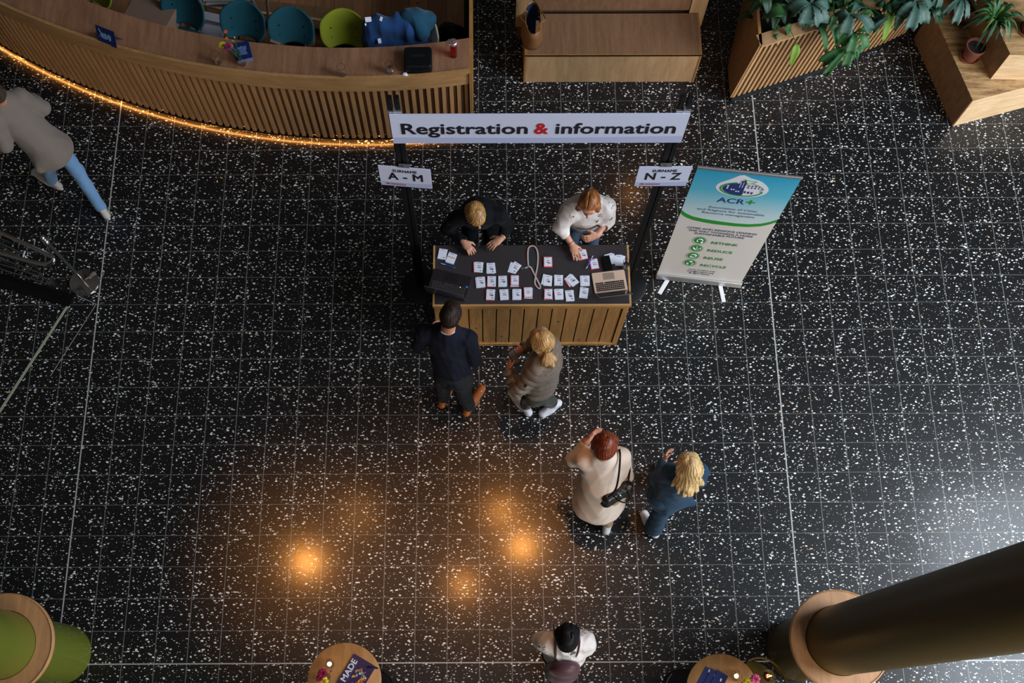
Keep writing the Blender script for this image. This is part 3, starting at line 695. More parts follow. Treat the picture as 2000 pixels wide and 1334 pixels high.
# standing tent card at the left
tc_ = thing('tent_card', 'navy blue leaflet card standing upright on the left part of the bar', 'leaflet', P3(213, 82, TOP + .01), -.42)
tc_.location.z = TOP + .002
Rm = Euler((-.35, 0, 0)).to_matrix()
mb = MB(); mb.box((0, 0, .085), (.105, .0015, .088), R=Rm); mb.build('card', M['navy_print'], tc_)
mb = MB(); mb.box((0, .05, .05), (.105, .0015, .060), R=Euler((.6, 0, 0)).to_matrix()); mb.build('back_leaf', M['navy_print'], tc_)
sc_ = MB(); r_ = random.Random(3)
for k in range(9): sc_.box(Rm @ Vector((-.05 + k * .0125, -.0035, .0)) + Vector((0, 0, .085)), (.0035, .001, .02 + .02 * r_.random()), R=Rm)
sc_.build('print', M['light_print'], tc_)
mb = MB(); mb.tube([Rm @ Vector((-.105 + .05 * math.cos(a), -.003, .02 + .05 * math.sin(a))) + Vector((0, 0, .085)) for a in np.linspace(-1.2, .9, 12)], .002, 6); mb.build('swirl', M['light_print'], tc_)
# black case
cs = thing('black_case', 'black hard plastic tool case lying on the right part of the bar', 'case', P3(817, 118, TOP + .05), .02)
cs.location.z = TOP + .002
def rrect(w, h, r, n=5):
    out = []
    for cx, cy, a in ((w - r, h - r, 0), (-w + r, h - r, PI / 2), (-w + r, -h + r, PI), (w - r, -h + r, 1.5 * PI)):
        out += [(cx + r * math.cos(a + PI / 2 * k / n), cy + r * math.sin(a + PI / 2 * k / n)) for k in range(n + 1)]
    return out
mb = MB(); mb.prism(rrect(.130, .112, .03), 0, .062, rrect(.136, .118, .03)); mb.build('base', M['black'], cs, bevel=.006)
mb = MB(); mb.prism(rrect(.137, .119, .03), .066, .105, rrect(.130, .112, .03)); mb.build('lid', M['black'], cs, bevel=.010)
mb = MB(); mb.box((0, -.125, .05), (.05, .010, .012)); mb.build('handle', M['black'], cs, bevel=.004)
text('OVIJCI', .034, simple('embossed_grey', (.02, .02, .021), .5), cs, frame((0, .01, .1052), (1, 0, 0), (0, 1, 0)), xs=1.3)
# red water bottle
rb = thing('water_bottle', 'red transparent water bottle with white and red cap at the right end of the bar', 'bottle', P3(886, 104, TOP + .04))
rb.location.z = TOP + .002
mb = MB(); mb.lathe([(.0001, 0), (.028, 0), (.033, .006), (.033, .15), (.026, .175), (.0001, .176)]); mb.build('body', M['red_liquid'], rb)
mb = MB(); mb.lathe([(.028, .172), (.040, .178), (.040, .20), (.034, .206), (.0001, .206)]); mb.build('cap', M['alu'], rb)
mb = MB(); mb.box((.010, 0, .209), (.012, .010, .003)); mb.build('button', M['paper_red'], rb, bevel=.002)
mb = MB(); mb.tube([(-.036 + .020 * math.cos(a), 0 + .03 * math.sin(a), .195) for a in np.linspace(.6, 5.7, 16)], .004, 6); mb.build('carry_loop', M['alu'], rb)
s = SDF(.004); q = at(791, 144, TOP + .02); s.ell((q[0], q[1], TOP + .014), (.022, .018, .012), k=.01); s.cone((q[0] - .02, q[1] - .005, TOP + .01), (q[0] + .025, q[1] - .012, TOP + .010), .008, .006, k=.01)
tag(s.mesh('crumpled_tissue', M['paper'], disp=folds(.004, .03, 4)), 'small crumpled white tissue on the bar edge left of the black case', 'tissue')

# ================================================================== OAK BENCH
bn = thing('oak_bench', 'boxy oak bench with high panelled back at the top of the hall', 'bench', (-1.56, 6.5, 0))
SZ = .45
x0, x1 = -2.508, -.634; yf, yb = 6.235, 6.76
mb = MB(); mb.box(((x0 + x1) / 2, yf + .02, SZ / 2 - .005), ((x1 - x0) / 2 - .02, .012, SZ / 2 - .006)); B(mb, 'front_panel', M['bench_front'], bn)
mb = MB(); mb.box(((x0 + x1) / 2, (yf + yb) / 2, SZ - .012), ((x1 - x0) / 2 - .018, (yb - yf) / 2, .012)); B(mb, 'seat', M['bench_top'], bn)
for x in (x0 + .009, x1 - .009):
    mb = MB(); mb.box((x, (yf + yb) / 2, SZ / 2), (.009, (yb - yf) / 2, SZ / 2)); B(mb, 'side_panel', M['edge_oak'], bn)
mb = MB(); mb.box(((x0 + x1) / 2, yf + .006, SZ - .008), ((x1 - x0) / 2, .006, .009)); B(mb, 'edge_strip', M['edge_oak'], bn)
mb = MB(); mb.box((-1.57, yb + .035, SZ + .80), (.83, .012, .78)); B(mb, 'back_panel', M['bench_top'], bn)
mb = MB(); mb.box((-1.57, yb + .005, SZ - .004), (.83, .006, .01)); B(mb, 'shadow_gap', M['black'], bn)
for x in (-2.51, -.655):
    mb = MB(); mb.box((x, yb + .03, 1.14), (.085, .022, .90)); B(mb, 'back_frame', M['bench_front'], bn)
mb = MB(); mb.box((-1.58, yb + .09, 1.0), (.99, .04, 1.0)); B(mb, 'rear_carcass', M['oak_back'], bn)
# leather tote standing on the bench
tb = thing('leather_tote', 'tan leather tote bag standing open on the left end of the oak bench', 'bag', (-2.43, 6.47, SZ))
BX, BY = -2.425, 6.49
def lens(hx, hy, n=28, sq=.9): return [(hx * math.copysign(abs(math.cos(t)) ** sq, math.cos(t)), hy * math.copysign(abs(math.sin(t)) ** .9, math.sin(t))) for t in np.linspace(0, 2 * PI, n, endpoint=False)]
mb = MB(); secs = [(.11, .17, 0), (.12, .185, .05), (.10, .20, .18), (.080, .21, .29)]
vs = [(x, y, z) for hx, hy, z in secs for x, y in lens(hx, hy)]; n = 28
mb.add(vs, [(i * n + k, i * n + (k + 1) % n, (i + 1) * n + (k + 1) % n, (i + 1) * n + k) for i in range(3) for k in range(n)] + [tuple(range(n))[::-1]], True)
mb.build('body', M['leather'], tb, auto=False, solidify=.006)
mb = MB(); vs = [(x, y, z) for hx, hy, z in [(.068, .195, .262), (.07, .15, .12)] for x, y in lens(hx, hy)]
mb.add(vs, [(k, (k + 1) % n, n + (k + 1) % n, n + k) for k in range(n)] + [tuple(range(n, 2 * n))], True); mb.build('lining', M['lining'], tb, auto=False)
for sx_ in (-1, 1):
    mb = MB(); mb.tube([(sx_ * .06, -.09, .25), (sx_ * .085, -.07, .30), (sx_ * .13, -.02, .27 if sx_ > 0 else .30), (sx_ * .12, .05, .25), (sx_ * .075, .085, .29), (sx_ * .058, .10, .24)], .009, 8, flat=(.5, 1.3)); mb.build('handle', M['leather'], tb)
mb = MB(); mb.prism([(.02, -.20), (.075, -.16), (.07, -.05), (.03, -.04)], .288, .294); mb.build('flap', M['leather'], tb)
mb = MB(); mb.ball((.045, -.10, .296), .007, 8); mb.ball((.062, .0, .29), .006, 8); mb.build('stud', M['chrome'], tb)

# ================================================================== SLATTED PLANTER
pl = thing('slatted_planter', 'long slatted oak planter box holding the leafy plants', 'planter', (.6, 6.5, 0))
bot = [Vector((-.252, 6.012, .06)), Vector((.278, 6.20, .06)), Vector((.774, 6.387, .06)), Vector((1.47, 6.698, .06)), Vector((1.74, 6.84, .06))]
SH = Vector((.083, -.022, .84))
def along(pts, s_):
    for a, b_ in zip(pts, pts[1:]):
        L_ = (b_ - a).length
        if s_ <= L_: return a + (b_ - a) * (s_ / L_), (b_ - a).normalized()
        s_ -= L_
    return pts[-1], (pts[-1] - pts[-2]).normalized()
total = sum((b_ - a).length for a, b_ in zip(bot, bot[1:]))
mb = MB(); s_ = .02
while s_ < total:
    p, d = along(bot, s_); n_ = Vector((d.y, -d.x, 0)); w = d * .016; t_ = n_ * .022
    mb.hexa([p - w, p + w, p + w - t_ * .1 - n_ * .03, p - w - n_ * .03], [q + SH for q in (p - w, p + w, p + w - n_ * .03, p - w - n_ * .03)]) if False else mb.hexa([p - w + t_, p + w + t_, p + w - t_ * .2, p - w - t_ * .2], [q + SH for q in (p - w + t_, p + w + t_, p + w - t_ * .2, p - w - t_ * .2)])
    s_ += .062
B(mb, 'slatted_front', M['planter_slat'], pl)
mb = MB()
for a, b_ in zip(bot, bot[1:]):
    n_ = Vector(((b_ - a).y, -(b_ - a).x, 0)).normalized() * .02
    mb.hexa([a, b_, b_ - n_, a - n_], [q + SH for q in (a, b_, b_ - n_, a - n_)])
B(mb, 'backing_panel', M['oak_back'], pl)
mb = MB()                                             # rim boards, overhanging a little
top = [p + SH for p in bot]
for a, b_ in zip(top, top[1:]):
    d = (b_ - a).normalized(); n_ = Vector((d.y, -d.x, 0))
    mb.hexa([a + n_ * .03, b_ + n_ * .03, b_ - n_ * .11, a - n_ * .11], [q + Vector((0, 0, .025)) for q in (a + n_ * .03, b_ + n_ * .03, b_ - n_ * .11, a - n_ * .11)])
B(mb, 'rim', M['bench_front'], pl)
a = bot[0] + Vector((-.012, -.02, 0)); b_ = Vector((-.262, 6.38, .06)); c_ = Vector((-.05, 7.2, .06))
mb = MB()
e_ = Vector((.03, .01, 0))
mb.hexa([a, a + e_, b_ + e_, b_], [q + SH + Vector((0, 0, .025)) for q in (a, a + e_, b_ + e_, b_)])
mb.hexa([b_, b_ + e_, c_ + e_, c_], [q + SH + Vector((0, 0, .025)) for q in (b_, b_ + e_, c_ + e_, c_)])
B(mb, 'side_panel', M['oak_slat'], pl)
mb = MB(); mb.prism([tuple(p.xy) for p in top] + [(1.80, 7.3), (.1, 7.3)], .80, .83); B(mb, 'soil_bed', M['soil'], pl)
mb = MB()
for a, b_ in zip(bot, bot[1:]):
    n_ = Vector(((b_ - a).y, -(b_ - a).x, 0)).normalized() * .02; a2 = Vector((a.x, a.y, 0)); b2 = Vector((b_.x, b_.y, 0))
    mb.hexa([a2 + n_ * 1.6, b2 + n_ * 1.6, b2 - n_, a2 - n_], [q + Vector((0, 0, .058)) for q in (a2 + n_ * 1.2, b2 + n_ * 1.2, b2 - n_, a2 - n_)])
B(mb, 'plinth', M['black_metal'], pl)

# ================================================================== PLYWOOD STEPPED BENCH
pb = thing('plywood_bench', 'angular stepped plywood bench carrying terracotta plant pots', 'bench', (2.6, 6.4, 0))
c0 = Vector((2.14, 5.667)); dl = (Vector((1.834, 6.815)) - c0).normalized(); df = (Vector((2.956, 5.902)) - c0).normalized()
Lq, Fq = 1.16, 2.2; H1 = .455
def fp(o_, a, b_, k=None): return o_ + dl * a + df * b_
q = [fp(c0, 0, 0), fp(c0, 0, Fq), fp(c0, Lq + .5, Fq), fp(c0, Lq + .35, .40), fp(c0, Lq, .02)]
def slab_face(name, a, b_, z0, z1, mat, th=.012):
    a, b_ = Vector(a), Vector(b_); d = (b_ - a).normalized(); n_ = Vector((d.y, -d.x)) * th
    mb = MB(); mb.hexa([(*a, z0), (*b_, z0), (*(b_ - n_), z0), (*(a - n_), z0)], [(*a, z1), (*b_, z1), (*(b_ - n_), z1), (*(a - n_), z1)]); return B(mb, name, mat, pb)
slab_face('front_panel', q[0], q[1], 0, H1 - .018, M['ply_lit']); slab_face('side_panel', q[4], q[0], 0, H1 - .018, M['ply_shaded']); slab_face('side_panel', q[3], q[4], 0, H1 - .018, M['ply_shaded'])
mb = MB(); mb.prism([tuple(p) for p in q], H1 - .018, H1); B(mb, 'seat', M['ply'], pb)
c1 = Vector((2.361, 5.923)); d2f = Vector((.995, -.02)).normalized(); d2l = Vector((.0, 1)).normalized()
qa, qb, qc, qd = c1, c1 + d2f * 1.6, c1 + d2f * 1.6 + d2l * 1.5, c1 + Vector((.0, .0)) + Vector((.0, 1.2))
qe = c1 + Vector((-.02, .17)); qd = Vector((2.10, 7.0))
slab_face('upper_front', qa, qb, H1, .832, M['ply_lit']); slab_face('upper_side', qd, qa, H1, .832, M['ply_shaded'])
mb = MB(); mb.prism([tuple(p) for p in (qa, qb, qc, qd)], .832, .85); B(mb, 'upper_seat', M['ply'], pb)

# ------------------------------------------------------------------ plants
def frond_mesh(mb, base, tip, width, style='lobe', droop=.06, rr=random, up=Vector((0, 0, 1))):
    base, tip = Vector(base), Vector(tip); ax_ = tip - base; L_ = ax_.length
    side = ax_.cross(up); side = side.normalized() if side.length > 1e-4 else Vector((1, 0, 0)); nrm = side.cross(ax_).normalized()
    n = 12; rows = []
    for i in range(n + 1):
        t = i / n; c = base + ax_ * t + Vector((0, 0, 1)) * droop * math.sin(PI * t)
        if style == 'entire': w = width * (math.sin(PI * min(1, t * .93 + .05)) ** .8)
        elif style == 'blade': w = width * (1 - t) ** .6 * (.5 + .5 * min(1, t * 6))
        elif style == 'serrate': w = width * (math.sin(PI * min(1, t * .95 + .04)) ** .7) * (1 if i % 2 else .72)
        else:                                   # lobe: narrow neck then broad ragged end
            w = width * (.10 + .9 * max(0, (t - .12)) ** .75) * (1 if i % 2 else .82) if t < .88 else width * (.75 if i % 2 else .5)
        w = max(w, .001); cup = w * .28
        rows.append((c - side * w + nrm * cup + rr.uniform(-.1, .1) * w * nrm, c - side * w * .5 + nrm * cup * .2, c, c + side * w * .5 + nrm * cup * .2, c + side * w + nrm * cup + rr.uniform(-.1, .1) * w * nrm))
    vs = [p for r in rows for p in r]
    if style == 'lobe':
        for j in (0, 4): vs[n * 5 + j] = vs[n * 5 + j] + ax_ * rr.uniform(.02, .12)
        vs[n * 5 + 2] = vs[n * 5 + 2] - ax_ * .08
    fs = [(i * 5 + k, i * 5 + k + 1, (i + 1) * 5 + k + 1, (i + 1) * 5 + k) for i in range(n) for k in range(4)]
    mb.add(vs, fs, True)
def plant(name, label, base, groups, cat='plant', pot=None):
    """groups: list of (material, [(u0,v0,z0,u1,v1,z1,width,style)...])"""
    t = thing(name, label, cat, base); rr = random.Random(len(label))
    for mat, lv in groups:
        mb = MB()
        for (u0, v0, z0, u1, v1, z1, w, st_) in lv: frond_mesh(mb, at(u0, v0, z0), at(u1, v1, z1), w, st_, rr=rr)
        o = mb.build('foliage', mat, auto=False); wpart(o, t)
        md = o.modifiers.new('s', 'SOLIDIFY'); md.thickness = .0012
    st = MB()
    for mat, lv in groups:
        for (u0, v0, z0, *_r) in lv[::2]:
            a = Vector(base); b_ = Vector(at(u0, v0, z0)); st.tube([a, (a + b_) / 2 + Vector((0, 0, .12)), b_], .004, 5)
    wpart(st.build('stem', M['leaf_mid']), t)
    return t
def star(u, v, z, tips, w, st_='lobe', dz=-.05): return [(u, v, z, a, b_, z + dz, 1.55 * w * (f[0] if f else 1), st_) for a, b_, *f in tips]
def lump(uc, vc, z, r, n, w, seed, st_='serrate'):
    r_ = random.Random(seed); out = []
    for k in range(n):
        a = r_.uniform(0, 6.28); q = r_.uniform(.2, 1) * r; du, dv = math.cos(a) * q, math.sin(a) * q * .8; L_ = r_.uniform(20, 40); b_ = a + r_.uniform(-.8, .8); zz = z + r_.uniform(-.12, .1)
        out.append((uc + du, vc + dv, zz, uc + du + math.cos(b_) * L_, vc + dv + math.sin(b_) * L_ * .9 + 5, zz - .06, w, st_))
    return out
plant('leafy_plant', 'dark green broad-leaved plant at the left end of the slatted planter', (.0, 6.35, .83), [
    (M['leaf_dark'], [(1500, -12, 1.1, 1460, 6, 1.0, .05, 'entire'), (1490, 0, 1.1, 1452, -20, 1.0, .05, 'entire'), (1500, 30, 1.15, 1486, -10, 1.2, .05, 'entire'), (1470, 35, .8, 1436, 42, .7, .05, 'entire'), (1548, 10, 1.15, 1520, -10, 1.1, .07, 'entire'), (1530, 25, 1.0, 1505, 5, 1.0, .06, 'entire')] + lump(1500, 0, 1.05, 30, 12, .05, 3, 'entire')),
    (M['leaf_mid'], [(1535, 28, 1.2, 1487, 36, 1.1, .085, 'entire'), (1520, 50, .95, 1510, 66, .9, .03, 'serrate'), (1512, 68, .93, 1518, 92, .82, .028, 'serrate'), (1532, 48, 1.0, 1538, 72, .9, .04, 'entire')]),
    (M['leaf_lime'], [(1556, 86, .92, 1543, 130, .72, .042, 'entire')])])
plant('blue_fern', 'blue-green lobed fern hanging over the front of the slatted planter', (.55, 6.6, .83), [
    (M['leaf_blue'], star(1583, 8, 1.30, [(1543, 24), (1572, 50), (1604, 48), (1612, 26), (1590, -12)], .075) + star(1660, 30, 1.2, [(1700, 60), (1648, 68), (1636, 42), (1680, 12)], .06) + star(1735, 38, 1.0, [(1712, 42, .6), (1703, 62, .6)], .05)),
    (M['leaf_mid'], lump(1640, 18, 1.08, 44, 22, .035, 8) + star(1668, 64, 1.02, [(1640, 88), (1690, 96), (1660, 104), (1700, 70)], .05) + star(1662, 92, .90, [(1605, 124, 1.2), (1612, 146, .8), (1668, 116), (1650, 130), (1677, 108)], .042) + [(1600, 52, 1.05, 1612, 106, .85, .045, 'serrate'), (1618, 40, 1.1, 1634, 96, .9, .06, 'serrate')]),
    (M['leaf_dark'], lump(1600, -4, 1.0, 55, 26, .05, 5, 'entire') + lump(1700, 5, .98, 40, 16, .05, 15, 'entire')),
    (M['leaf_lime'], [(1738, 16, 1.05, 1724, 82, .82, .055, 'serrate'), (1650, 118, .84, 1656, 96, .9, .008, 'blade'), (1716, 60, .9, 1708, 74, .85, .01, 'blade')])])
plant('blue_fern', 'blue-green lobed fern above the gap between slatted planter and plywood bench', (1.55, 6.9, .83), [
    (M['leaf_blue'], star(1790, 4, 1.15, [(1758, 34), (1776, 58), (1804, 46), (1815, 20), (1770, 10)], .055) + star(1830, -6, 1.1, [(1822, 14), (1832, 16)], .03) + star(1878, -4, 1.1, [(1844, 28, .7), (1865, 46), (1888, 36, .6), (1905, 6, .9)], .04)),
    (M['leaf_dark'], lump(1790, 0, 1.0, 45, 22, .05, 25, 'entire') + [(1812, 20, 1.0, 1804, 48, .9, .05, 'entire')] + lump(1850, -14, .95, 30, 10, .045, 26, 'entire')),
    (M['leaf_mid'], lump(1760, 0, 1.05, 22, 9, .03, 30))])
def terracotta_pot(name, label, u, v, z, r, h, m1=None, sauce=True):
    p = at(u, v, z); t = thing(name, label, 'potted plant', (p[0], p[1], z)); m1 = m1 or M['terracotta']
    mb = MB(); mb.lathe([(.0001, .012), (r * .74, .012), (r * .95, h - .03), (r, h - .028), (r, h), (r - .010, h), (r * .9 - .004, h - .035), (.0001, h - .036)]); mb.build('pot', m1, t)
    mb = MB(); mb.lathe([(.0001, 0), (r * .80, 0), (r * .98, .022), (r * .93, .022), (r * .78, .008), (.0001, .008)]); mb.build('saucer', M['saucer'], t)
    mb = MB(); mb.lathe([(r * .88, h - .034), (.0001, h - .028)]); mb.build('soil', M['soil'], t)
    return t
def blades(t, mat, c, n, rad, rise, w, seed, style='blade', lo=.2):
    mb = MB(); r_ = random.Random(seed)
    for k in range(n):
        a = 2 * PI * k / n + r_.uniform(-.3, .3); L_ = rad * r_.uniform(.55, 1); c_ = Vector(c)
        frond_mesh(mb, c_ + Vector((math.cos(a), math.sin(a), 0)) * .02, c_ + Vector((math.cos(a) * L_, math.sin(a) * L_, rise * r_.uniform(-.6, 1))), w * r_.uniform(.7, 1.1), style, droop=.10, rr=r_)
    o = mb.build('foliage', mat, auto=False); adopt(o, t); o.modifiers.new('s', 'SOLIDIFY').thickness = .0012
p1 = terracotta_pot('potted_fern', 'small terracotta pot with strappy green fern at the front of the plywood bench', 1892, 112, H1, .105, .18)
cc = at(1942, 38, .98) - np.array(p1.location)
blades(p1, M['leaf_mid'], cc, 20, .30, .10, .020, 4); blades(p1, M['leaf_dark'], cc - np.array((0, 0, .05)), 16, .36, .05, .024, 5, 'serrate'); blades(p1, M['leaf_lime'], cc, 6, .25, .02, .012, 9)
mb = MB(); mb.tube([(0, 0, .15), (cc[0] * .4, cc[1] * .4, .35), (cc[0], cc[1], cc[2])], .005, 6); mb.tube([(.04, -.05, .17), (.06, .02, .33), tuple(cc)], .003, 5); mb.build('stem', M['leaf_mid'], p1)
p2 = terracotta_pot('potted_fern', 'large dark red terracotta pot behind the small one on the plywood bench', 1886, 34, H1, .165, .24, M['terra_dark'])
blades(p2, M['leaf_dark'], (0, .08, .40), 18, .34, .12, .045, 6, 'serrate')
mb = MB(); mb.tube([(0, 0, .2), (0, .08, .41)], .006, 6); mb.build('stem', M['leaf_dark'], p2)
p3 = terracotta_pot('potted_fern', 'terracotta pot cut off by the right edge on the upper plywood step', 2006, 60, .85, .10, .16, M['terra_dark'])
blades(p3, M['leaf_dark'], (.02, .15, .30), 16, .34, .12, .03, 7, 'serrate'); blades(p3, M['leaf_mid'], (-.05, .25, .32), 10, .3, .12, .018, 8)
mb = MB(); mb.tube([(0, 0, .13), (.02, .15, .31)], .006, 6); mb.build('stem', M['leaf_dark'], p3)
# ================================================================== SIGN GANTRY
PX = (-3.595, -1.480); PY = 3.79; PH = 3.11
for i, (x, lb) in enumerate(zip(PX, ('black twin-rail sign post left of the registration desk', 'black twin-rail sign post right of the registration desk'))):
    t = thing('sign_post', lb, 'sign stand', (x, PY, 0), 0, 'sign posts beside the desk')
    mb = MB()
    for s_ in (-1, 1): mb.box((s_ * .026, 0, PH / 2), (.018, .022, PH / 2))
    mb.box((0, 0, PH / 2 - .1), (.010, .012, PH / 2 - .15)); mb.build('pole', M['black_metal'], t, bevel=.003)
    mb = MB(); mb.lathe([(.0001, 0), (.205, 0), (.205, .010), (.19, .016), (.04, .020), (.0001, .020)]); mb.build('base', M['black_metal'], t)
    mb = MB(); mb.box((0, -.026, 2.975), (.055, .008, .014)); mb.box((0, -.028, 2.995), (.006, .008, .03)); mb.build('clip', M['alu'], t)
# header banner
ZT, ZB = 2.968, 2.612
tl = at(760, 213, ZT); tr = at(1348, 213, ZT); bl = at(769, 269, ZB); br = at(1331, 268, ZB)
yy = PY - .042
hb = thing('header_sign', 'wide white header board reading Registration & information above the desk', 'sign', ((tl[0] + tr[0]) / 2, yy, ZB))
XL, XR = tl[0], tr[0]; wd = XR - XL; hgt = ZT - ZB
F = frame((XL, yy - .006, ZB), (1, 0, 0), (0, 0, 1))
mb = MB(); mb.box(((XL + XR) / 2, yy, (ZT + ZB) / 2), (wd / 2, .005, hgt / 2)); B(mb, 'board', M['board'], hb)
flatpoly([(0, 0), (wd, 0), (wd, hgt * .235), (wd * .55, hgt * .185), (0, hgt * .215)], F, M['board_band'], 'printed_band', hb, .0008, world=True)
Ft = frame((0, yy - .0075, 0), (1, 0, 0), (0, 0, 1))
def signtext(body, u0, u1, v, z, size, mat, parent, bold):
    x0 = at(u0, v, z)[0]; x1 = at(u1, v, z)[0]
    o = text(body, size, mat, parent, Matrix.Identity(4), bold=bold, spacing=1.02, world=True)
    xs = [v_.co.x for v_ in o.data.vertices]; k = (x1 - x0) / (max(xs) - min(xs)); mid = (max(xs) + min(xs)) / 2
    o.data.transform(frame(((x0 + x1) / 2, yy - .0075, z), (1, 0, 0), (0, 0, 1)) @ Matrix.Diagonal((k, 1, 1, 1)) @ Matrix.Translation((-mid, 0, 0)))
    return o
zt = ZB + hgt * .50
signtext('Registration', 784, 1031, 240, zt, .185, M['ink'], hb, .0045)
signtext('&', 1043, 1071, 240, zt, .185, M['red_ink'], hb, .006)
signtext('information', 1085, 1320, 240, zt, .185, M['ink'], hb, .0045)
# surname boards
def surname(label, letters, u0, u1, zc, zb_, rz):
    p0 = at(*u0, zc); p1 = at(*u1, zc); c = (p0 + p1) / 2; w = abs(p1[0] - p0[0]); h = zc - zb_
    y_ = PY - .06
    t = thing('surname_sign', label, 'sign', ((p0[0] + p1[0]) / 2, y_, zb_), rz)
    mb = MB(); mb.box((0, 0, h / 2), (w / 2, .004, h / 2)); mb.build('board', M['board'], t)
    FF = lambda x, z, d=.0052: frame((x, -d, z), (1, 0, 0), (0, 0, 1))
    flatpoly([(-w / 2, 0), (w / 2, 0), (w / 2, h * .24), (0, h * .19), (-w / 2, h * .22)], FF(0, 0, .0042), M['board_band'], 'printed_band', t, .0006)
    for body_, size_, zz_, frac, bo in (('SURNAME', .050, .80, .47, .0016), (letters, .140, .50, .68, .0042)):
        o_ = text(body_, size_, M['ink'], t, Matrix.Identity(4), bold=bo, spacing=1.05)
        xs_ = [q_.co.x for q_ in o_.data.vertices]; k_ = w * frac / (max(xs_) - min(xs_)); o_.data.transform(FF(0, h * zz_) @ Matrix.Diagonal((k_, 1, 1, 1)) @ Matrix.Translation((-(max(xs_) + min(xs_)) / 2, 0, 0)))
    flatpoly(ellpts(-w * .36, h * .115, .010, .012), FF(0, 0, .0052), M['red_ink'], 'emblem', t, .0005)
    mb = MB()
    for s_ in (-1, 1): mb.tube([(-w * .36 + s_ * .018 + s_ * -.006 * abs(a), -.0056, h * .115 + .013 * a) for a in (-1, -.5, 0, .5, 1)], .0018, 5)
    mb.build('emblem_arcs', M['grey_ink'], t)
    for k, (m_, z_) in enumerate(((M['grey_ink'], .135), (M['red_ink'], .085))):
        mb = MB(); r_ = random.Random(k); x = -w * .30
        while x < -w * .02: q_ = r_.uniform(.010, .022); mb.box((x + q_ / 2, -.0055, h * z_), (q_ / 2, .0004, .0045)); x += q_ + .005
        mb.build('print', m_, t)
    mb = MB(); mb.box((0, .01, h + .006), (.045, .014, .006)); mb.box((0, .0, h + .02), (.004, .004, .015)); mb.build('clip', M['alu'], t)
    return t
surname('white surname board A - M on the left sign post', 'A - M', (738, 313), (841, 314), 2.30, 2.02, -.10)
surname('white surname board N - Z on the right sign post', 'N - Z', (1248, 312), (1352, 312), 2.30, 2.02, .0)

# ================================================================== ROLL-UP BANNER
A_ = Vector((-1.165, 3.90, 0)); B_ = Vector((-.31, 3.795, 0)); dx = (B_ - A_).normalized(); dn_ = Vector((dx.y, -dx.x, 0))
if dn_.y > 0: dn_ = -dn_
ru = thing('roll_up_banner', 'blue and white roll-up banner with green swoosh and ACR+ logo right of the desk', 'banner', (A_ + B_) / 2, math.atan2(dx.y, dx.x))
Wb = (B_ - A_).length; W2 = Wb / 2                       # local frame: x along, -y towards the viewer
def X(s_): return s_ - W2
def lf(x, z, d=.004): return frame((X(x), -d, z), (1, 0, 0), (0, 0, 1))
# the printed sheet: blue fading to white is part of the print
m_, nt, b_ = newmat('banner_print')
tcn = nt.nodes.new('ShaderNodeTexCoord'); spn = nt.nodes.new('ShaderNodeSeparateXYZ'); nt.links.new(tcn.outputs['Object'], spn.inputs[0])
cr = nt.nodes.new('ShaderNodeValToRGB'); dv = nt.nodes.new('ShaderNodeMapRange'); dv.inputs[1].default_value = 1.15; dv.inputs[2].default_value = 2.03
nt.links.new(spn.outputs[2], dv.inputs[0]); nt.links.new(dv.outputs[0], cr.inputs[0]); e = cr.color_ramp.elements
e[0].position = 0; e[0].color = (.62, .70, .72, 1); e[1].position = 1; e[1].color = (.012, .30, .52, 1)
for p_, c_ in ((.28, (.42, .60, .66, 1)), (.62, (.09, .42, .58, 1))): k = e.new(p_); k.color = c_
nt.links.new(cr.outputs[0], b_.inputs['Base Color']); b_.inputs['Roughness'].default_value = .42
M['banner_blue'] = m_; M['banner_white'] = simple('banner_white', (.66, .63, .60), .42)
sw_top = [(0, 1.335), (.05, 1.285), (.12, 1.245), (.22, 1.222), (.38, 1.207), (.52, 1.203), (.64, 1.212), (.74, 1.245), (.80, 1.285), (Wb, 1.345)]
sw_bot = [(0, 1.275), (.05, 1.225), (.12, 1.188), (.22, 1.165), (.34, 1.150), (.52, 1.150), (.64, 1.162), (.74, 1.195), (.80, 1.235), (Wb, 1.295)]
mb = MB(); mb.box((0, 0, 1.03), (W2, .0012, .98)); mb.build('sheet', M['banner_white'], ru)
flatpoly([(X(x), z) for x, z in sw_top[::1]] + [(W2, 2.015), (-W2, 2.015)], frame((0, -.0014, 0), (1, 0, 0), (0, 0, 1)), M['banner_blue'], 'blue_print', ru, .0008)
flatpoly([(X(x), z) for x, z in sw_bot] + [(X(x), z) for x, z in sw_top[::-1]], frame((0, -.0024, 0), (1, 0, 0), (0, 0, 1)), M['green_ink'], 'green_swoosh', ru, .0008)
mb = MB(); mb.box((0, 0, 2.02), (W2 + .005, .010, .014)); mb.build('top_rail', M['alu'], ru, bevel=.004)
mb = MB(); mb.prism([(-W2 - .01, -.045), (W2 + .01, -.045), (W2 + .01, .045), (-W2 - .01, .045)], .012, .07, [(-W2 - .01, -.022), (W2 + .01, -.022), (W2 + .01, .03), (-W2 - .01, .03)]); mb.build('base_cassette', M['alu'], ru, bevel=.006)
for x, a in ((-.30, -.42), (.22, .25)):
    mb = MB(); d_ = Vector((math.sin(a), -math.cos(a), 0))
    for s0, s1 in ((-.16, .22),):
        p0_ = Vector((x, 0, .007)) + d_ * s0; p1_ = Vector((x, 0, .007)) + d_ * s1; mb.box((p0_ + p1_) / 2, (.022, (s1 - s0) / 2, .006), rz=a)
    mb.build('foot', M['white_plastic'], ru, bevel=.005)
mb = MB(); mb.tube([(0, .03, .05), (0, .02, 2.0)], .008, 8); mb.build('support_pole', M['alu'], ru)
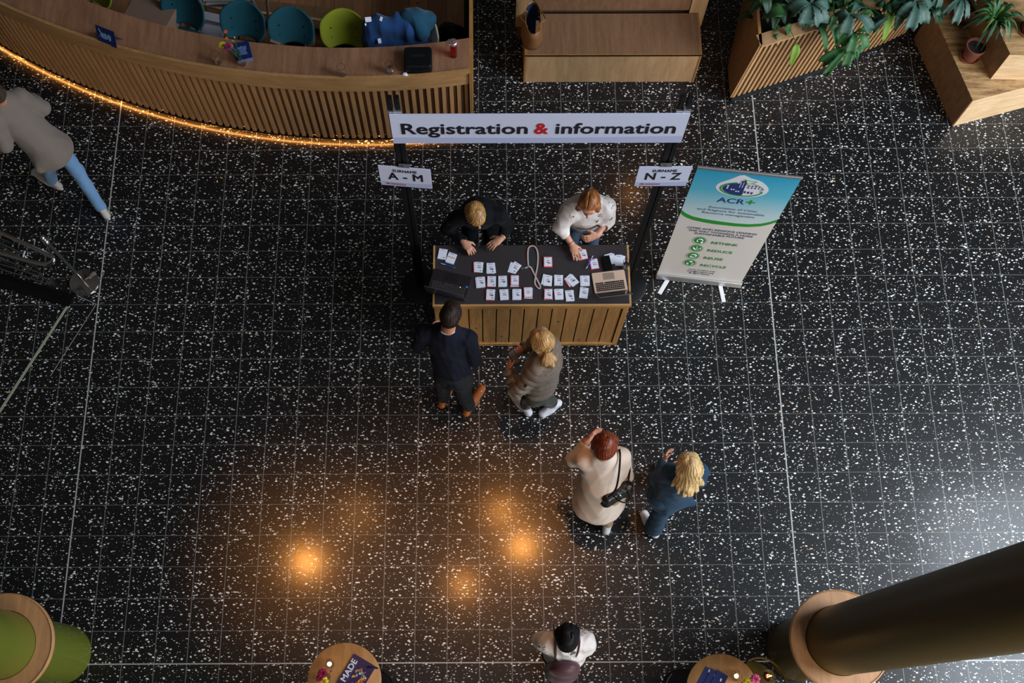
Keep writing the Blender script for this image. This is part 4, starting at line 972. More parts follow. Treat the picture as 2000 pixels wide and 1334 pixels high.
# logo: white cloud shape, blue and white city oval with green ring
lx, lz = .43, 1.775
def cloud(sc):
    o_ = ellpts(lx, lz, .212 * sc, .125 * sc, 40)
    out = []
    for (x, z) in o_:
        d_ = math.exp(-((x - lx + .045) / .07) ** 2) * .075 * (1 if z > lz else 0) + math.exp(-((x - lx - .10) / .08) ** 2) * .03 * (1 if z > lz else 0); out.append((X(x), z + d_))
    return out
flatpoly(cloud(1.05), frame((0, -.0024, 0), (1, 0, 0), (0, 0, 1)), M['paper'], 'logo_ground', ru, .0008)
def ring(rx, rz, w, a0, a1, m__, d, name='logo_ring', rot=0, cx=lx, cz=lz - .012):
    o_ = ellpts(X(cx), cz, rx, rz, 40, a0, a1, rot); i_ = ellpts(X(cx), cz, rx - w, rz - w, 40, a0, a1, rot)
    return flatpoly(o_ + i_[::-1], frame((0, -d, 0), (1, 0, 0), (0, 0, 1)), m__, name, ru, .0008)
blue_half = [p for p in ellpts(X(lx), lz - .012, .165, .092, 60) if p[0] < X(lx + .02)]
blue_half.sort(key=lambda p: math.atan2(p[1] - lz, p[0] - X(lx - .06)))
flatpoly(blue_half + [], frame((0, -.0034, 0), (1, 0, 0), (0, 0, 1)), M['navy_ink'], 'logo_city', ru, .0008)
flatpoly([(X(lx - .035), lz + .02), (X(lx - .035), lz + .115), (X(lx + .01), lz + .125), (X(lx + .025), lz - .10)], frame((0, -.0036, 0), (1, 0, 0), (0, 0, 1)), M['navy_ink'], 'logo_tower', ru, .0008)
ring(.188, .108, .016, 1.9, 2 * PI - .1, M['green_ink'], .0040); ring(.190, .110, .009, .25, 1.15, M['green_ink'], .0040)
mb = MB()                                          # white windows in the blue part
for (x, z, w, h) in [(-.125, .03, .010, .010), (-.125, .01, .010, .007), (-.125, -.01, .010, .010), (-.085, -.022, .009, .011), (-.065, -.022, .009, .011), (-.04, -.045, .009, .011), (-.02, -.045, .009, .011)] + [(-.028 + .022 * i, .095 - .022 * k, .005, .009) for i in range(2) for k in range(4)]:
    mb.box((X(lx + x), -.0050, lz + z), (w * .7, .0004, h * .8))
mb.build('logo_windows', M['paper'], ru)
mb = MB()                                          # blue windows in the white part
for (x, z, w, h) in [(.045 + .030 * i, .055 - .028 * k, .009, .011) for i in range(3) for k in range(2)] + [(.035 + .030 * i, -.045 - .003 * i, .010, .020) for i in range(3)] + [(.135, .035, .004, .022), (.165, .02, .016, .004), (.165, .0, .016, .004), (.165, -.02, .014, .004)]:
    mb.box((X(lx + x), -.0050, lz + z), (w * .8, .0004, h * .8))
mb.build('logo_windows', M['navy_ink'], ru)
mb = MB(); zz_ = lz + .115
mb.tube([(X(lx - .02), -.005, zz_ + .022), (X(lx + .095), -.005, zz_ + .012), (X(lx + .06), -.005, zz_ - .025), (X(lx + .02), -.005, zz_ - .03), (X(lx + .0), -.005, zz_ + .025)], .003, 6); mb.tube([(X(lx + .0), -.005, zz_ + .03), (X(lx + .03), -.005, zz_ - .05)], .007, 6, flat=(1, .3)); mb.build('logo_crane', M['green_ink'], ru)
def bt(body, xc, zc, size, mat, x0=None, x1=None, bold=0.0, name='lettering'):
    o = text(body, size, mat, ru, Matrix.Identity(4), bold=bold)
    xs = [v.co.x for v in o.data.vertices]; k = 1.15 if x0 is None else (x1 - x0) / (max(xs) - min(xs)); mid = (max(xs) + min(xs)) / 2
    cx = xc if x0 is None else (x0 + x1) / 2
    o.data.transform(lf(cx, zc, .0034) @ Matrix.Diagonal((k, 1, 1, 1)) @ Matrix.Translation((-mid, 0, 0))); return o
bt('ACR', 0, 1.565, .108, M['navy_ink'], .268, .505, .0012); bt('+', 0, 1.57, .13, M['green_ink'], .515, .595, .003)
bt('Association of Cities', 0, 1.437, .046, M['grey_ink'], .218, .652); bt('and Regions for sustainable', 0, 1.387, .046, M['grey_ink'], .130, .728); bt('Resource management', 0, 1.337, .046, M['grey_ink'], .185, .655)
bt('CITIES AND REGIONS LEADING', 0, 1.044, .043, M['grey_ink'], .112, .755, .0006); bt('THE WAY TOWARDS A MORE', 0, .996, .043, M['grey_ink'], .131, .730, .0006); bt('SUSTAINABLE FUTURE', 0, .952, .043, M['grey_ink'], .197, .659, .0006)
for body, xa, xb, z in (('RETHINK', .387, .640, .806), ('REDUCE', .385, .624, .652), ('REUSE', .383, .568, .498), ('RECYCLE', .382, .637, .342)):
    bt(body, 0, z, .062, M['green_ink'], xa, xb, .001)
for k, z in enumerate((.827, .671, .517, .368)):
    ic = flatpoly(ellpts(X(.272), z, .052, .058), frame((0, -.0022, 0), (1, 0, 0), (0, 0, 1)), M['green_ink'], 'icon', ru, .0008)
    mb = MB(); mb.tube([(X(.272) + .064 * math.cos(a), -.003, z + .070 * math.sin(a)) for a in np.linspace(0, 2 * PI, 26)], .0014, 5, closed=True, caps=False); wpart(mb.build('icon_ring', M['green_ink']), ru).matrix_parent_inverse = Matrix.Identity(4)
    mb = MB(); Y_ = -.0036
    if k == 0: mb.tube([(X(.272) + .028 * math.cos(a), Y_, z + .028 * math.sin(a)) for a in np.linspace(-.5, 4.2, 16)], .006, 6); mb.tube([(X(.272) + .01, Y_, z - .02), (X(.272) + .03, Y_, z - .035)], .008, 6)
    elif k == 1: mb.tube([(X(.272), Y_, z - .035), (X(.272), Y_, z + .035)], .005, 6); mb.tube([(X(.235), Y_, z + .012), (X(.262), Y_, z - .018)], .008, 6); mb.tube([(X(.31), Y_, z + .012), (X(.283), Y_, z - .018)], .008, 6)
    elif k == 2: 
        for s_ in (0, PI): mb.tube([(X(.272) + .03 * math.cos(a + s_), Y_, z + .028 * math.sin(a + s_)) for a in np.linspace(.3, 2.7, 9)], [.010, .008, .006, .006, .006, .006, .006, .006, .005], 6)
    else:
        for a in (PI / 2, PI / 2 + 2.094, PI / 2 + 4.188): mb.tube([(X(.272) + .03 * math.cos(a - .5), Y_, z + .03 * math.sin(a - .5)), (X(.272) + .03 * math.cos(a + .1), Y_, z + .034 * math.sin(a + .1)), (X(.272) + .03 * math.cos(a + .6), Y_, z + .03 * math.sin(a + .6))], [.010, .008, .006], 6)
    mb.build('icon_sign', M['paper'], ru)
bt('www.acrplus.org', 0, .236, .036, M['grey_ink'], .278, .551); bt('info@acrplus.org', 0, .196, .036, M['grey_ink'], .280, .548); bt('@ACRplus', 0, .156, .036, M['grey_ink'], .345, .515)
mb = MB(); mb.ball((X(.318), -.003, .156), .010, 10, (1.5, .2, 1)); mb.build('icon_sign', M['navy_ink'], ru)

# ================================================================== REGISTRATION DESK
DZ = 1.0
p_tl, p_tr, p_bl, p_br = at(845.5, 479, DZ), at(1228.5, 478, DZ), at(845.5, 597, DZ), at(1232.5, 597.5, DZ)
DX0, DX1 = (p_tl[0] + p_bl[0]) / 2, (p_tr[0] + p_br[0]) / 2; DYF, DYB = (p_bl[1] + p_br[1]) / 2, (p_tl[1] + p_tr[1]) / 2
dk = thing('registration_desk', 'wooden plank registration desk with dark top beneath the header sign', 'desk', ((DX0 + DX1) / 2, (DYF + DYB) / 2, 0))
mb = MB(); mb.box(((DX0 + DX1) / 2, (DYF + DYB) / 2 + .008, DZ - .011), ((DX1 - DX0) / 2 - .018, (DYB - DYF) / 2 - .010, .011)); B(mb, 'top_panel', M['laminate'], dk)
mb = MB(); mb.box(((DX0 + DX1) / 2, DYF + .009, DZ - .019), ((DX1 - DX0) / 2, .009, .0195))
for x in (DX0 + .009, DX1 - .009): mb.box((x, (DYF + DYB) / 2 + .008, DZ - .019), (.009, (DYB - DYF) / 2 - .009, .0195))
B(mb, 'edge_frame', M['pine_edge'], dk, bevel=.002)
ins = .012; by0 = DYF + .02
mb = MB(); n = 13; x = DX0 + ins + .055; wpl = (DX1 - DX0 - 2 * ins - .11) / n
rr = random.Random(5)
for k in range(n): mb.box((x + wpl * (k + .5), by0 + .012, .50), (wpl / 2 - .0055, .009, .43))
B(mb, 'front_planks', M['pine'], dk, bevel=.002)
mb = MB()
for xx in (DX0 + ins + .024, DX1 - ins - .024): mb.box((xx, by0 + .004, .49), (.026, .012, .47))
mb.box(((DX0 + DX1) / 2, by0 + .004, .93), ((DX1 - DX0) / 2 - ins - .05, .012, .03)); mb.box(((DX0 + DX1) / 2, by0 + .002, .045), ((DX1 - DX0) / 2 - ins - .05, .016, .026))
B(mb, 'front_frame', M['pine'], dk, bevel=.002)
mb = MB(); mb.box(((DX0 + DX1) / 2, by0 + .03, .50), ((DX1 - DX0) / 2 - .03, .006, .47)); B(mb, 'backing_panel', M['black'], dk)
for xx in (DX0 + ins + .004, DX1 - ins - .004):
    mb = MB(); mb.box((xx, (by0 + DYB) / 2, .49), (.010, (DYB - by0) / 2 - .02, .47)); B(mb, 'side_panel', M['pine'], dk)
mb = MB(); mb.box(((DX0 + DX1) / 2, (by0 + DYB) / 2, .45), ((DX1 - DX0) / 2 - .03, (DYB - by0) / 2 - .05, .012)); B(mb, 'shelf', M['oak_back'], dk)

# --- badges
def badge(parent, x, y, z, rz, red=0, seed=0, words=True, th=.0012, logo=False, blank=False):
    mb = MB(); mb.box((x, y, z + th / 2), (.0385, .052, th / 2), rz=rz); o = mb.build('name_badge', M['paper_red'] if red else M['paper'], parent)
    R2 = Matrix.Rotation(rz, 3, 'Z'); c = Vector((x, y, 0))
    def part(name, bx, mat, hz):
        mb = MB()
        for (cx, cy, hx, hy) in bx: q_ = c + R2 @ Vector((cx, cy, 0)); mb.box((q_.x, q_.y, z + th + hz), (hx, hy, .0002), rz=rz)
        k_ = mb.build(name, mat); k_.parent = o; return k_
    if red: part('card_face', [(.002, .002, .034, .047)], M['paper'], .0003)
    if words:
        r_ = random.Random(seed)
        def row(y_, n, x0, w, h): 
            out = []; xx = x0
            for k in range(n): q_ = w * r_.uniform(.6, 1.2) / n; out.append((xx + q_ / 2, y_, q_ / 2 * .8, h)); xx += q_
            return out
        part('print', row(.041, 5, -.022, .04, .0022), M['grey_ink'], .0007)
        if not blank:
            part('print', row(.016, 5, -.02 + .01 * r_.random(), .036, .0017) + row(.010, 4, -.012, .03, .0014), M['red_ink'], .0007)
            part('print', row(-.004, 3, -.012, .036, .0035) + (row(-.012, 2, .0, .026, .0035) if seed % 2 else []), M['ink'], .0007)
        if logo: part('emblem', [(.018, -.034, .0048, .0048)], M['navy_ink'], .0007)
        else: part('emblem', [(.0, -.042, .0016, .0012)], M['grey_ink'], .0007)
    return o
GB = 'stacks of name badges laid out on the desk'
STK = [ # u, v, rot, red border, under (dx,dy,rot,red), logo, blank, label
 (935.2, 522, -.10, 0, [(-.012, .002, .02, 1)], 1, 0, 'badge stack with red card peeking out left, first in the top row'),
 (958.6, 524.4, .02, 0, [(-.004, .004, -.10, 0), (.004, .004, .1, 0)], 1, 0, 'plain white badge stack second in the top row of the left half'),
 (1006, 522, -.62, 0, [(-.018, -.004, -.30, 0)], 1, 0, 'two tilted badges fanned apart beside the lanyard clip'),
 (939.5, 551, .06, 0, [(-.010, -.002, .10, 0)], 0, 0, 'badge stack nearest the black laptop in the middle row'),
 (960.4, 549.6, -.02, 0, [(-.006, -.002, -.04, 1)], 1, 0, 'badge stack with navy emblem, second from the black laptop in the middle row'),
 (982, 549, .04, 0, [(-.004, -.004, .0, 0)], 0, 0, 'white badge stack third from the black laptop in the middle row'),
 (1005.3, 547.8, -.03, 1, [(-.002, -.008, .0, 0)], 0, 0, 'red bordered badge stack in the middle row just left of the lanyard'),
 (958.4, 575.4, -.08, 0, [(-.006, -.006, .0, 1)], 1, 0, 'badge stack at the left end of the front row'),
 (985, 575.4, .04, 0, [(-.004, .0, .08, 0)], 0, 0, 'white badge stack second in the front row from the left'),
 (1010.1, 574.8, -.02, 0, [(-.006, -.002, .0, 0)], 0, 0, 'white badge stack third in the front row from the left'),
 (1031.1, 571.2, .04, 1, [(.004, -.006, -.03, 0)], 0, 0, 'red bordered badge stack in the front row just left of the lanyard foot'),
 (1069.8, 511.8, -.01, 1, [(.004, .0, .0, 1)], 0, 0, 'single red bordered badge stack alone right of the lanyard loop'),
 (1160.8, 515.4, .14, 1, [(-.002, .002, .2, 0)], 0, 0, 'red bordered badge stack with a blue pen resting on its corner'),
 (1070, 548.5, -.10, 0, [(-.014, .010, -.22, 0)], 0, 0, 'badge stack with a second card behind it, middle row just right of the lanyard'),
 (1091.2, 547.2, -.06, 0, [(-.004, .0, -.02, 0)], 1, 0, 'badge stack with navy emblem right of the lanyard in the middle row'),
 (1118, 548, .66, 0, [(-.022, -.004, .54, 1), (-.01, .006, .78, 0)], 0, 0, 'twisted badge stack fanned at an angle in the middle row of the right half'),
 (1143.4, 548.4, -.01, 0, [(-.010, .0, .03, 0)], 0, 0, 'badge stack beside the silver laptop in the middle row'),
 (1070.8, 574.8, -.06, 1, [(.0, .002, .0, 0)], 0, 0, 'red bordered badge stack in the front row just right of the lanyard foot'),
 (1091.2, 574.8, .07, 0, [(.004, .002, .0, 0)], 0, 0, 'white badge stack in the front row, second right of the lanyard foot'),
 (1112.8, 577.2, .08, 0, [(.0, -.002, .04, 0)], 1, 0, 'badge stack with navy emblem in the front row of the right half'),
 (1140.4, 571.8, -.16, 0, [(-.002, .0, -.12, 0)], 0, 0, 'tilted badge stack in the front row beside the silver laptop'),
 (1139, 497, .20, 1, [(-.022, .004, .10, 0)], 0, 0, 'red bordered badges under the right hand of the woman in the floral blouse'),
 (864.4, 496.4, -.20, 0, [(-.002, .002, -.16, 0)], 1, 1, 'blank white card stack in the far left corner of the desk'),
 (881, 504, -.36, 0, [(.002, -.002, -.33, 0)], 0, 1, 'blank white card stack with a band above the blue pen on the left'),
 (1193, 506, .10, 0, [(-.008, .004, .30, 0)], 0, 1, 'blank cards half covered by the black phone'),
 (1209.5, 509, .03, 0, [(.004, .006, -.12, 0), (-.008, .006, .14, 0), (.010, .002, -.22, 0)], 0, 1, 'fan of blank white cards between phone and water glass'),
]
for i, (u, v, rz, red, und, logo, blank, lb) in enumerate(STK):
    hz = DZ + .001; n_ = len(und); th = .009 if i not in (2, 12, 21) else .002
    p = at(u, v, DZ + .01); t = thing('badge_stack', lb, 'badge stack', (p[0], p[1], hz), 0, GB)
    z = 0
    for (ax_, ay_, ar, ared) in und: badge(t, ax_, ay_, z, ar, ared, words=False, th=th / n_, seed=i); z += th / n_ + .0003
    badge(t, 0, 0, z, rz, red, seed=i + 10, th=.0015, logo=logo, blank=blank)
    if i == 23:
        mb = MB(); mb.box((0, .006, z + .003), (.040, .0035, .0006), rz=rz); mb.build('band', M['pine_edge'], t)
def pen(label, a, b_):
    A1 = Vector(at(*a, DZ + .012)); B1 = Vector(at(*b_, DZ + .012)); t = thing('ballpoint_pen', label, 'pen', (A1 + B1) / 2)
    d = B1 - A1; t.rotation_euler = (0, 0, math.atan2(d.y, d.x)); L_ = .145
    mb = MB(); mb.tube([(-L_ / 2, 0, 0), (L_ * .36, 0, 0)], .0048, 10); mb.build('barrel', simple('blue_plastic', (.01, .05, .5), .25), t)
    mb = MB(); mb.tube([(L_ * .36, 0, 0), (L_ * .5, 0, 0)], [.0045, .0012], 10); mb.build('tip', M['alu'], t)
    mb = MB(); mb.box((-L_ * .34, 0, .0062), (.022, .0018, .001)); mb.build('clip', M['white_plastic'], t); t.location.z = DZ + .007
    return t
pen('blue ballpoint pen below the blank cards on the left side of the desk', (861, 514.5), (890, 523))
q_ = pen('blue ballpoint pen leaning on the red bordered badge on the right side of the desk', (1158, 501), (1145, 525)); q_.location.z = DZ + .020
# phone
ph = thing('smartphone', 'black smartphone lying on the desk beside the silver laptop', 'phone', (*at(1186, 514.5, DZ + .02)[:2], DZ + .016), .20)
mb = MB(); mb.prism(rrect(.037, .077, .009), 0, .008); mb.build('body', M['black_gloss'], ph, bevel=.002)
mb = MB(); mb.prism(rrect(.034, .073, .007), .0078, .0085); mb.build('screen', M['black_gloss'], ph)
tumbler('water_glass', 'glass of water at the right edge of the desk behind the silver laptop', 1223, 517, DZ + .002, r=.036, h=.11, liquid=True)
# laptops
def laptop(name, label, u, v, rz, w, d, body, keys, lid_mat, lid_a, pad, logo=None, sticker=False):
    p = at(u, v, DZ + .01); t = thing(name, label, 'laptop', (p[0], p[1], DZ + .002), rz)   # user sits at +y
    mb = MB(); mb.prism(rrect(w / 2, d / 2, .012), 0, .014); mb.build('deck', body, t, bevel=.003)
    mb = MB(); nx, ny = 14, 5; kw, kd = w * .86, d * .42; y0 = -d * .40
    for j in range(ny):
        for i in range(nx):
            if j == ny - 1 and 4 <= i <= 8:
                if i == 6: mb.box((0, y0 + kd * (j + .5) / ny, .0155), (kw / nx * 2.35, kd / ny * .38, .001))
                continue
            mb.box((-kw / 2 + kw * (i + .5) / nx, y0 + kd * (j + .5) / ny, .0155), (kw / nx * .40, kd / ny * .38, .001))
    mb.build('keyboard', keys, t)
    mb = MB(); mb.box((0, d * .27, .0142), (w * .17, d * .155, .0006)); mb.build('trackpad', pad, t)
    e_ = Vector((0, -d / 2 + .006, .016)); dv_ = Vector((0, -math.sin(lid_a), math.cos(lid_a))); H_ = d * .96
    R3 = Euler((lid_a, 0, 0)).to_matrix()
    mb = MB(); mb.box(e_ + R3 @ Vector((0, 0, H_ / 2)), (w / 2, .0035, H_ / 2), R=R3); l_ = mb.build('lid', lid_mat, t, bevel=.003)
    mb = MB(); mb.box(e_ + R3 @ Vector((0, .0042, H_ / 2)), (w / 2 * .95, .0006, H_ / 2 * .92), R=R3); k_ = mb.build('screen', M['black_gloss']); k_.parent = l_
    if logo:
        s_ = SDF(.0015); 
        mb = MB(); mb.prism(rrect(.016, .010, .008), 0, .0008); k_ = mb.build('emblem', M['white_plastic']); k_.parent = l_
        k_.data.transform(Matrix.Translation(e_ + R3 @ Vector((0, -.0040, H_ * .5))) @ (R3.to_4x4() @ Matrix.Rotation(PI / 2, 4, 'X')))
    if sticker:
        mb = MB(); mb.box((w * .44, -d * .06 + .03, .0150), (.009, .009, .0004)); mb.build('sticker', simple('blue_sticker', (.02, .2, .6), .4), t)
        mb = MB(); mb.box((w * .28, -.004, .0165), (.003, .003, .0006)); mb.build('power_light', emis('power_light', (1, 1, 1), 1.2), t)
    return t
laptop('laptop', 'open black laptop at the left end of the registration desk', 878, 556, -.265, .365, .245, simple('laptop_black', (.014, .010, .011), .35), simple('keys_dark', (.035, .03, .028), .5), simple('laptop_lid_dark', (.03, .032, .06), .35), -.06 + .32, simple('pad_black', (.010, .008, .009), .3), sticker=True)  # keys are a dark grey, paler than the deck
laptop('laptop', 'open silver laptop with black keys at the right end of the registration desk', 1190.5, 551, .125, .305, .215, simple('laptop_silver', (.68, .46, .34), .38, .2), simple('keys_black', (.006, .006, .007), .5), simple('laptop_lid_grey', (.10, .10, .105), .4, .4), .62, simple('pad_silver', (.5, .37, .29), .4, .6), logo=True)
# lanyard
ly = thing('lanyard', 'grey lanyard with orange edges lying in a loop at the middle of the desk', 'lanyard', (*at(1040, 520, DZ)[:2], DZ + .002))
path = [(20, 590), (8, 450), (12, 300), (55, 250), (120, 258), (168, 340), (175, 480), (160, 620), (128, 760), (118, 870), (160, 930), (200, 962), (222, 915), (185, 850), (135, 760), (95, 670), (60, 600), (20, 590)]
pp = [Vector((*at(1030 + x / 8.336, 450 + y / 8.336, DZ + .004)[:2], DZ + .003 + .004 * (i % 3))) for i, (x, y) in enumerate(path)]
def smooth(ps, k=2):
    for _ in range(k):
        out = [ps[0]]
        for a, b_ in zip(ps, ps[1:]): out += [a * .75 + b_ * .25, a * .25 + b_ * .75]
        ps = out + [ps[-1]]
    return ps
pp = smooth(pp)
def strap(name, pts, off, w, h, mat, parent):
    mb = MB()
    for a, b_ in zip(pts, pts[1:]):
        d = (b_ - a); 
        if d.length < 1e-5: continue
        d.normalize(); n_ = Vector((-d.y, d.x, 0)); a2, b2 = a + n_ * off, b_ + n_ * off; n_ = n_ * w / 2; u_ = Vector((0, 0, h)); e_ = d * .001
        mb.hexa([a2 - n_ - e_, b2 - n_ + e_, b2 + n_ + e_, a2 + n_ - e_], [q + u_ for q in (a2 - n_ - e_, b2 - n_ + e_, b2 + n_ + e_, a2 + n_ - e_)])
    return B(mb, name, mat, parent)
strap('strap', pp, 0, .012, .001, simple('lanyard_grey', (.33, .37, .42), .6), ly)
strap('strap_edge', pp, .0062, .0035, .0012, simple('lanyard_orange', (.70, .18, .06), .6), ly)
a = pp[0]; b_ = Vector((*at(1026, 523.5, DZ + .004)[:2], DZ + .003)); c_ = Vector((*at(1019, 524, DZ + .004)[:2], DZ + .006))
strap('strap_tail', [a, b_], 0, .014, .0025, simple('lanyard_tail', (.30, .33, .38), .6), ly)
mb = MB(); mb.tube([b_, (b_ + c_) / 2, c_], [.004, .003, .004], 8); mb.tube([tuple(c_ + Vector((.008 * math.cos(t_), .008 * math.sin(t_), 0))) for t_ in np.linspace(0, 6.28, 12)], .0015, 6, closed=True, caps=False); B(mb, 'clip', M['chrome'], ly)

# ================================================================== ENTRANCE HARDWARE (left)
sn = thing('stanchion', 'chrome barrier stanchion with ball top and round mirror base at the entrance', 'stanchion', (*at(165.5, 552, 0)[:2], 0))
mb = MB(); mb.lathe([(.0001, 0), (.152, 0), (.155, .006), (.150, .016), (.09, .026), (.03, .036), (.0001, .038)], n=56); mb.build('base', M['chrome'], sn)
top_ = Vector(at(92, 474, .90)) - Vector(sn.location); 
mb = MB(); mb.tube([(0, 0, .03), (top_.x * .2, top_.y * .2, .25)], .021, 14); mb.build('pole_sleeve', M['chrome'], sn)
mb = MB(); mb.tube([(top_.x * .2, top_.y * .2, .24), (top_.x, top_.y, .90)], .019, 14); mb.build('pole', simple('dark_tube', (.04, .04, .042), .3, .3), sn)
mb = MB(); mb.ball((top_.x, top_.y, .92), .036, 20); mb.lathe([(.02, .925), (.02, .96), (.028, .965), (.014, .972), (.0001, .972)], (top_.x, top_.y, 0)); mb.ball((top_.x, top_.y, .995), .026, 20); mb.build('finial', M['chrome'], sn)
hr = thing('handrail', 'bent chrome handrail loop coming in from the left edge', 'handrail', (*at(60, 500, 0)[:2], 0))
pts = [P3(-60, 424, 1.0), P3(0, 454, 1.0), P3(93, 497, 1.0), P3(100, 500.5, 1.0), P3(105, 505, .995), P3(104, 510, .985), P3(98, 514, .97), P3(90, 517.5, .96), P3(70, 514, .95), P3(0, 494, .92), P3(-60, 478, .90)]
mb = MB(); mb.tube(smooth([Vector(p) for p in pts], 2), .021, 14); B(mb, 'rail', M['chrome'], hr)
mb = MB(); mb.tube([P3(49, 490, .93), P3(45, 501, .90)], .008, 8); B(mb, 'bracket', M['white_plastic'], hr)
gp = thing('glass_barrier', 'clear glass barrier panel with thin steel rails below the chrome handrail', 'barrier', (*at(40, 520, 0)[:2], 0))
for z0, ua, ub in ((.80, (-40, 455), (45, 496)), (.70, (-40, 468), (60, 515)), (.35, (-40, 490), (85, 536)), (.25, (-40, 503), (95, 545)), (.12, (-40, 512), (98, 556))):
    mb = MB(); mb.tube([P3(*ua, z0), P3(*ub, z0)], .006, 8); B(mb, 'rail', M['steel'], gp)
a = Vector(at(-60, 482, 0)); b_ = Vector(at(104, 556, 0)); d = (b_ - a).normalized(); n_ = Vector((-d.y, d.x, 0)) * .005
mb = MB(); up = Vector((0, 0, .93)); a0_ = a + Vector((0, 0, .02)); b0_ = b_ + Vector((0, 0, .02))
mb.hexa([a0_ - n_, b0_ - n_, b0_ + n_, a0_ + n_], [q + up for q in (a0_ - n_, b0_ - n_, b0_ + n_, a0_ + n_)]); B(mb, 'pane', M['glass'], gp)
tv = Vector(at(-60, 530, 0)); tw = Vector(at(140, 588, 0)); d = (tw - tv).normalized(); n_ = Vector((-d.y, d.x, 0)) * .07
mb = MB(); mb.hexa([tv - n_, tw - n_, tw + n_, tv + n_], [q + Vector((0, 0, .012)) for q in (tv - n_, tw - n_, tw + n_, tv + n_)])
tag(mb.build('threshold_plate', M['black_gloss']), 'glossy black threshold plate on the floor beneath the glass barrier', 'plate')
for q in (a + (b_ - a) * .35, b_ - (b_ - a) * .02):
    mb = MB(); mb.box((q.x, q.y, .03), (.03, .03, .03)); mb.build('clamp', M['steel']); wpart(bpy.data.objects[-1] if False else [o for o in COL.objects if o.name.startswith('clamp') and o.parent is None][-1], gp)

# ================================================================== COLUMNS with ring tables
def column(label, cx, cy, r, R, mat, lbl_ring):
    t = thing('column', label, 'column', (cx, cy, 0))
    mb = MB(); mb.lathe([(r, .0), (r, 8.6)], n=72); mb.build('shaft', mat, t)
    g = thing('ring_table', lbl_ring, 'table', (cx, cy, 1.10))
    n = 72; prof = [(r + .004, 0), (R - .012, 0), (R, .008), (R, .036), (R - .010, .042), (R - .016, .036), (r + .004, .036)]
    mb = MB(); vs = [(q * math.cos(2 * PI * k / n), q * math.sin(2 * PI * k / n), z) for q, z in prof for k in range(n)]; m = len(prof)
    mb.add(vs, [(i * n + k, i * n + (k + 1) % n, ((i + 1) % m) * n + (k + 1) % n, ((i + 1) % m) * n + k) for i in range(m) for k in range(n)], True); mb.build('tabletop', M['ring_oak'], g)
    mb = MB(); mb.lathe([(r + .002, -.03), (r + .03, -.03), (r + .03, 0), (r + .002, 0)], n=48); mb.build('collar', M['black_metal'], g)
column('thick olive green column at the bottom left corner', -6.865, .09, .275, .42, M['olive'], 'oak ring table around the olive column at bottom left')
column('thick olive column in shaded tone rising from the bottom right', -.062, .10, .28, .41, M['olive_shaded'], 'oak ring table around the dark column at bottom right')

# ================================================================== CAFE TABLES
def cafe(label, cx, cy, R, z):
    t = thing('cafe_table', label, 'table', (cx, cy, 0))
    mb = MB(); mb.lathe([(.0001, z - .028), (R - .02, z - .028), (R, z - .010), (R, z - .003), (R - .004, z), (.0001, z)], n=72); mb.build('tabletop', M['table_oak'], t)
    mb = MB(); mb.lathe([(.03, .02), (.03, z - .03)], n=20); mb.build('pedestal', M['black_metal'], t)
    mb = MB(); mb.lathe([(.0001, 0), (.21, 0), (.21, .008), (.03, .022), (.0001, .022)], n=48); mb.build('base', M['black_metal'], t)
    return t
TZ = .74
cafe('round oak cafe table at the bottom edge, left of centre', -4.135, -.185, .312, TZ)
cafe('round oak cafe table at the bottom edge beside the dark column', -.955, -.28, .302, TZ)
def candle(label, u, v, rz):
    t = thing('candle_holder', label, 'candle', (*at(u, v, TZ + .03)[:2], TZ + .002), rz)
    mb = MB(); n = 4; prof = [(.0001, 0), (.046, 0), (.050, .055), (.034, .055), (.030, .018), (.0001, .018)]
    mb.lathe(prof, n=8); mb.build('glass_block', M['glass'], t)
    mb = MB(); mb.lathe([(.0001, .019), (.019, .019), (.019, .032), (.0001, .032)]); mb.build('tea_light', M['wax'], t)
    mb = MB(); mb.ball((0, 0, .040), .006, 10, (1, 1, 1.6)); mb.build('flame', M['flame'], t)
    lamp('tea_light_glow', (t.location.x, t.location.y, TZ + .052), .18, (1, .66, .32), .008)
candle('square glass tea light burning on the left cafe table', 643.5, 1297, .45); candle('square glass tea light burning on the right cafe table', 1438, 1320.5, .35)
mg = booklet('magazine', 'dark purple MADE magazine with colourful cover on the left cafe table', 'magazine', 696, 1318, TZ + .001, .215, .28, .008, -.53, simple('cover_purple', (.028, .014, .065), .4))
_a = math.radians(58)
FM = lambda x, y, z=.0092: frame((x, y, z), (0, 1, 0), (-1, 0, 0))
text('MADE', .070, M['paper'], mg, FM(-.072, .0), bold=.0018, xs=1.08)
sb = MB(); 
for k in range(9): sb.box((-.046, -.085 + k * .021, .0092), (.0022, .0085, .0003))
sb.build('print', M['grey_ink'], mg)
rc = random.Random(4); cols = [simple('cover_' + n_, c, .4) for n_, c in (('orange', (.7, .16, .02)), ('sky', (.25, .42, .5)), ('white', (.7, .72, .72)), ('yellow', (.7, .42, .03)), ('sage', (.2, .32, .26)), ('rust', (.45, .05, .02)))]
for j, m_ in enumerate(cols):
    mb = MB(); n_ = 0
    for k in range(10):
        a = rc.uniform(0, 6.28); q_ = rc.uniform(.03, .075); x, y = .03 + q_ * math.cos(a) * .75, -.01 + q_ * math.sin(a) * 1.05; s_ = rc.uniform(.005, .013)
        mb.prism(ellpts(x, y, s_, s_ * rc.uniform(.5, .9), 7, rot=rc.uniform(0, 3)), .0088 + .00012 * j, .0094 + .00012 * j)
    mb.build('cover_picture', m_, mg)
